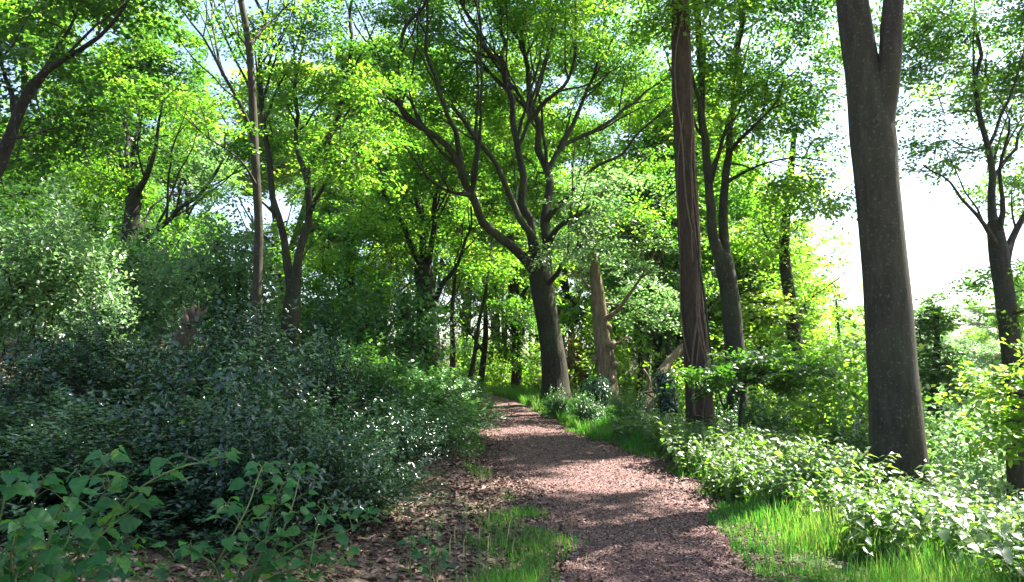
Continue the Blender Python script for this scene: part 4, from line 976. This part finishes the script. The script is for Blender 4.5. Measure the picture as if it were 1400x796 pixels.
def zone(n, x0, x1, y0, y1, dmin, lab, grp, smin, smax, protos, frame=True):
    k = 0
    for tr_ in range(n*60):
        if k >= n: break
        y = g.uniform(y0, y1); px = g.uniform(x0, x1); x = xat(px, y)
        if on_path(np.array([x]), np.array([y]), 1.2)[0] or 275 < px < 365: continue
        if any((x-a)**2+(y-b)**2 < dmin**2 for a, b in spots): continue
        spots.append((x, y)); k += 1
        pi = int(g.choice(protos)); o = put(wp[pi], 0, y, g.uniform(smin, smax), lab, grp, x=x); ZT.append((o, px, y, pi, grp))
ZT = []
zone(10, -160, 250, 28, 46, 3.2, 'leafy tree in the shaded wood beyond the left bank', 'trees in the wood up the left bank', .85, 1.15, [0, 1, 3, 4, 4])
zone(8, -150, 480, 44, 70, 4.5, 'distant tree high in the wood up the left bank', 'distant trees up the left bank', .9, 1.2, [0, 1, 2, 4])
zone(16, 480, 790, 33, 60, 1.8, 'slim bare pole of a tree', 'slim bare poles beyond the bend', .8, 1.15, [5])
zone(6, 520, 960, 40, 58, 3.6, 'leafy tree in the dense wood beyond the path bend', 'trees in the wood beyond the bend', .95, 1.3, [0, 1, 2, 2])
zone(12, 380, 1000, 55, 88, 5, 'distant sunlit tree in the far wood beyond the path bend', 'distant trees beyond the bend', 1.3, 1.7, [0, 1, 2, 2])
zone(12, 880, 1080, 28, 50, 2.6, 'leafy tree on the falling ground behind the two dark stems', 'trees on the slope right of the path', .7, 1.0, [2, 2, 0, 4])
zone(24, 1030, 1500, 42, 85, 4, 'sunlit tree far down in the valley on the right', 'trees down in the right valley', .65, .85, [0, 2, 4, 4])
zone(22, 1000, 1550, 90, 150, 6, 'hazy tree on the far side of the valley', 'far valley side trees', .8, 1.0, [0, 4, 4, 1])
# understorey shrubs
ub = [shrub_proto('understorey_shrub', 3.6, 2.6, 260, 9, .15, T_RHOMB, lf, 'bark_dark', 240+k, .35) for k, lf in enumerate(('beech', 'yellow', 'laurel', 'pale'))]
BT = []
def bushes(n, x0, x1, y0, y1, dmin, lab, grp, smin, smax, protos):
    k = 0; mine = []
    for tr_ in range(n*60):
        if k >= n: break
        y = g.uniform(y0, y1); px = g.uniform(x0, x1); x = xat(px, y)
        if on_path(np.array([x]), np.array([y]), 1.3)[0] or any((x-a)**2+(y-b)**2 < dmin**2 for a, b in mine): continue
        mine.append((x, y)); k += 1
        pi = int(g.choice(protos)); o = put(ub[pi], 0, y, g.uniform(smin, smax), lab, grp, x=x); BT.append((o, px, y, pi, grp))
bushes(24, -100, 560, 20, 38, 2.0, 'leafy understorey shrub below the trees of the left bank', 'understorey shrubs on the left bank', .8, 1.2, [0, 2, 2])
bushes(18, 540, 800, 36, 62, 2.2, 'low leafy shrub in the wood beyond the path bend', 'understorey shrubs beyond the bend', .6, 1.1, [0, 1, 1])
bushes(20, 780, 1130, 22, 45, 1.9, 'sunlit leafy shrub behind the trunks right of the path', 'understorey shrubs right of the path', .7, 1.1, [1, 1, 0, 3])
bushes(34, 1100, 1480, 14, 48, 1.8, 'bright leafy shrub on the slope dropping to the right valley', 'shrubs on the right slope', .7, 1.15, [1, 0, 3, 3])

GW = {}
for t_ in ZT: GW.setdefault(t_[4], []).append(t_)
FAR = {'trees in the wood up the left bank': 'leafy bank tree', 'distant trees up the left bank': 'distant hilltop tree', 'trees in the wood beyond the bend': 'tree past the bend', 'distant trees beyond the bend': 'distant wood tree',
       'trees on the slope right of the path': 'slope tree', 'trees down in the right valley': 'valley tree', 'far valley side trees': 'far valley side tree', 'slim bare poles beyond the bend': 'bare slim pole'}
for gr_, L_ in GW.items():
    rank_labels([(o_, px_, d_, ('green', 'light green', 'yellow green', 'dark green', 'pale', 'high crowned')[pi]) for o_, px_, d_, pi, _ in L_], FAR[gr_], FAR[gr_])
GW = {}
for t_ in BT: GW.setdefault(t_[4], []).append(t_)
FAR = {'understorey shrubs on the left bank': 'bank shrub', 'understorey shrubs beyond the bend': 'low shrub past the bend', 'understorey shrubs right of the path': 'understorey shrub', 'shrubs on the right slope': 'slope shrub'}
for gr_, L_ in GW.items():
    rank_labels([(o_, px_, d_, ('green', 'yellow green', 'glossy dark', 'pale')[pi]) for o_, px_, d_, pi, _ in L_], FAR[gr_], FAR[gr_])

# ------------------------------------------------------------------ the air over the valley
c0, c1 = np.array([-175., -45., -20.]), np.array([205., 245., 48.])
V = np.array([[(c0, c1)[(k >> b) & 1][b] for b in range(3)] for k in range(8)])
m, nt, N, L = new_mat('air')
pv = N.new('ShaderNodeVolumePrincipled'); pv.inputs['Color'].default_value = (.8, .88, 1, 1); pv.inputs['Density'].default_value = .00015; pv.inputs['Anisotropy'].default_value = .5
o = N.new('ShaderNodeOutputMaterial'); L.new(pv.outputs[0], o.inputs['Volume'])
hz = build('haze', V, [np.array([[0, 2, 3, 1], [4, 5, 7, 6], [0, 1, 5, 4], [2, 6, 7, 3], [0, 4, 6, 2], [1, 3, 7, 5]])], m, smooth=False)
tag(hz, 'thin bright summer haze over the wood and valley', kind='stuff')

# ------------------------------------------------------------------ camera, light
cam = bpy.data.cameras.new('camera'); co = bpy.data.objects.new('camera', cam); COL.objects.link(co)
cam.sensor_width = 36; cam.lens = 36*F/1400; cam.clip_end = 1000; cam.clip_start = .05
co.location = (0, 0, EYE); co.rotation_euler = (math.pi/2+PITCH, 0, 0); SC.camera = co
AZ, EL = math.radians(60), math.radians(54)
sd = np.array([math.sin(AZ)*math.cos(EL), math.cos(AZ)*math.cos(EL), math.sin(EL)])
sun = bpy.data.lights.new('sun', 'SUN'); so = bpy.data.objects.new('sun', sun); COL.objects.link(so)
sun.energy = 5.0; sun.angle = math.radians(.55); sun.color = (1, .95, .86)
from mathutils import Vector
so.rotation_euler = Vector(-sd).to_track_quat('-Z', 'Y').to_euler()
W = bpy.data.worlds.new('World'); SC.world = W; W.use_nodes = True
nt = W.node_tree; N, L = nt.nodes, nt.links
bg = N['Background']; bg.inputs[1].default_value = .066
sk = N.new('ShaderNodeTexSky'); sk.sky_type = 'NISHITA'; sk.sun_disc = False; sk.sun_elevation = EL; sk.sun_rotation = AZ
sk.air_density = 1.0; sk.dust_density = 2.0
L.new(sk.outputs[0], bg.inputs[0])
SC.view_settings.view_transform = 'Standard'; SC.view_settings.look = 'None'; SC.view_settings.gamma = 1
SC.view_settings.exposure = 2.72
SC.render.engine = 'CYCLES'
cy = SC.cycles
cy.max_bounces = 7; cy.diffuse_bounces = 4; cy.glossy_bounces = 2; cy.transmission_bounces = 5; cy.transparent_max_bounces = 4
cy.sample_clamp_indirect = 6; cy.use_denoising = True
cy.use_adaptive_sampling = False

print('LEAVES', NLEAF[0])
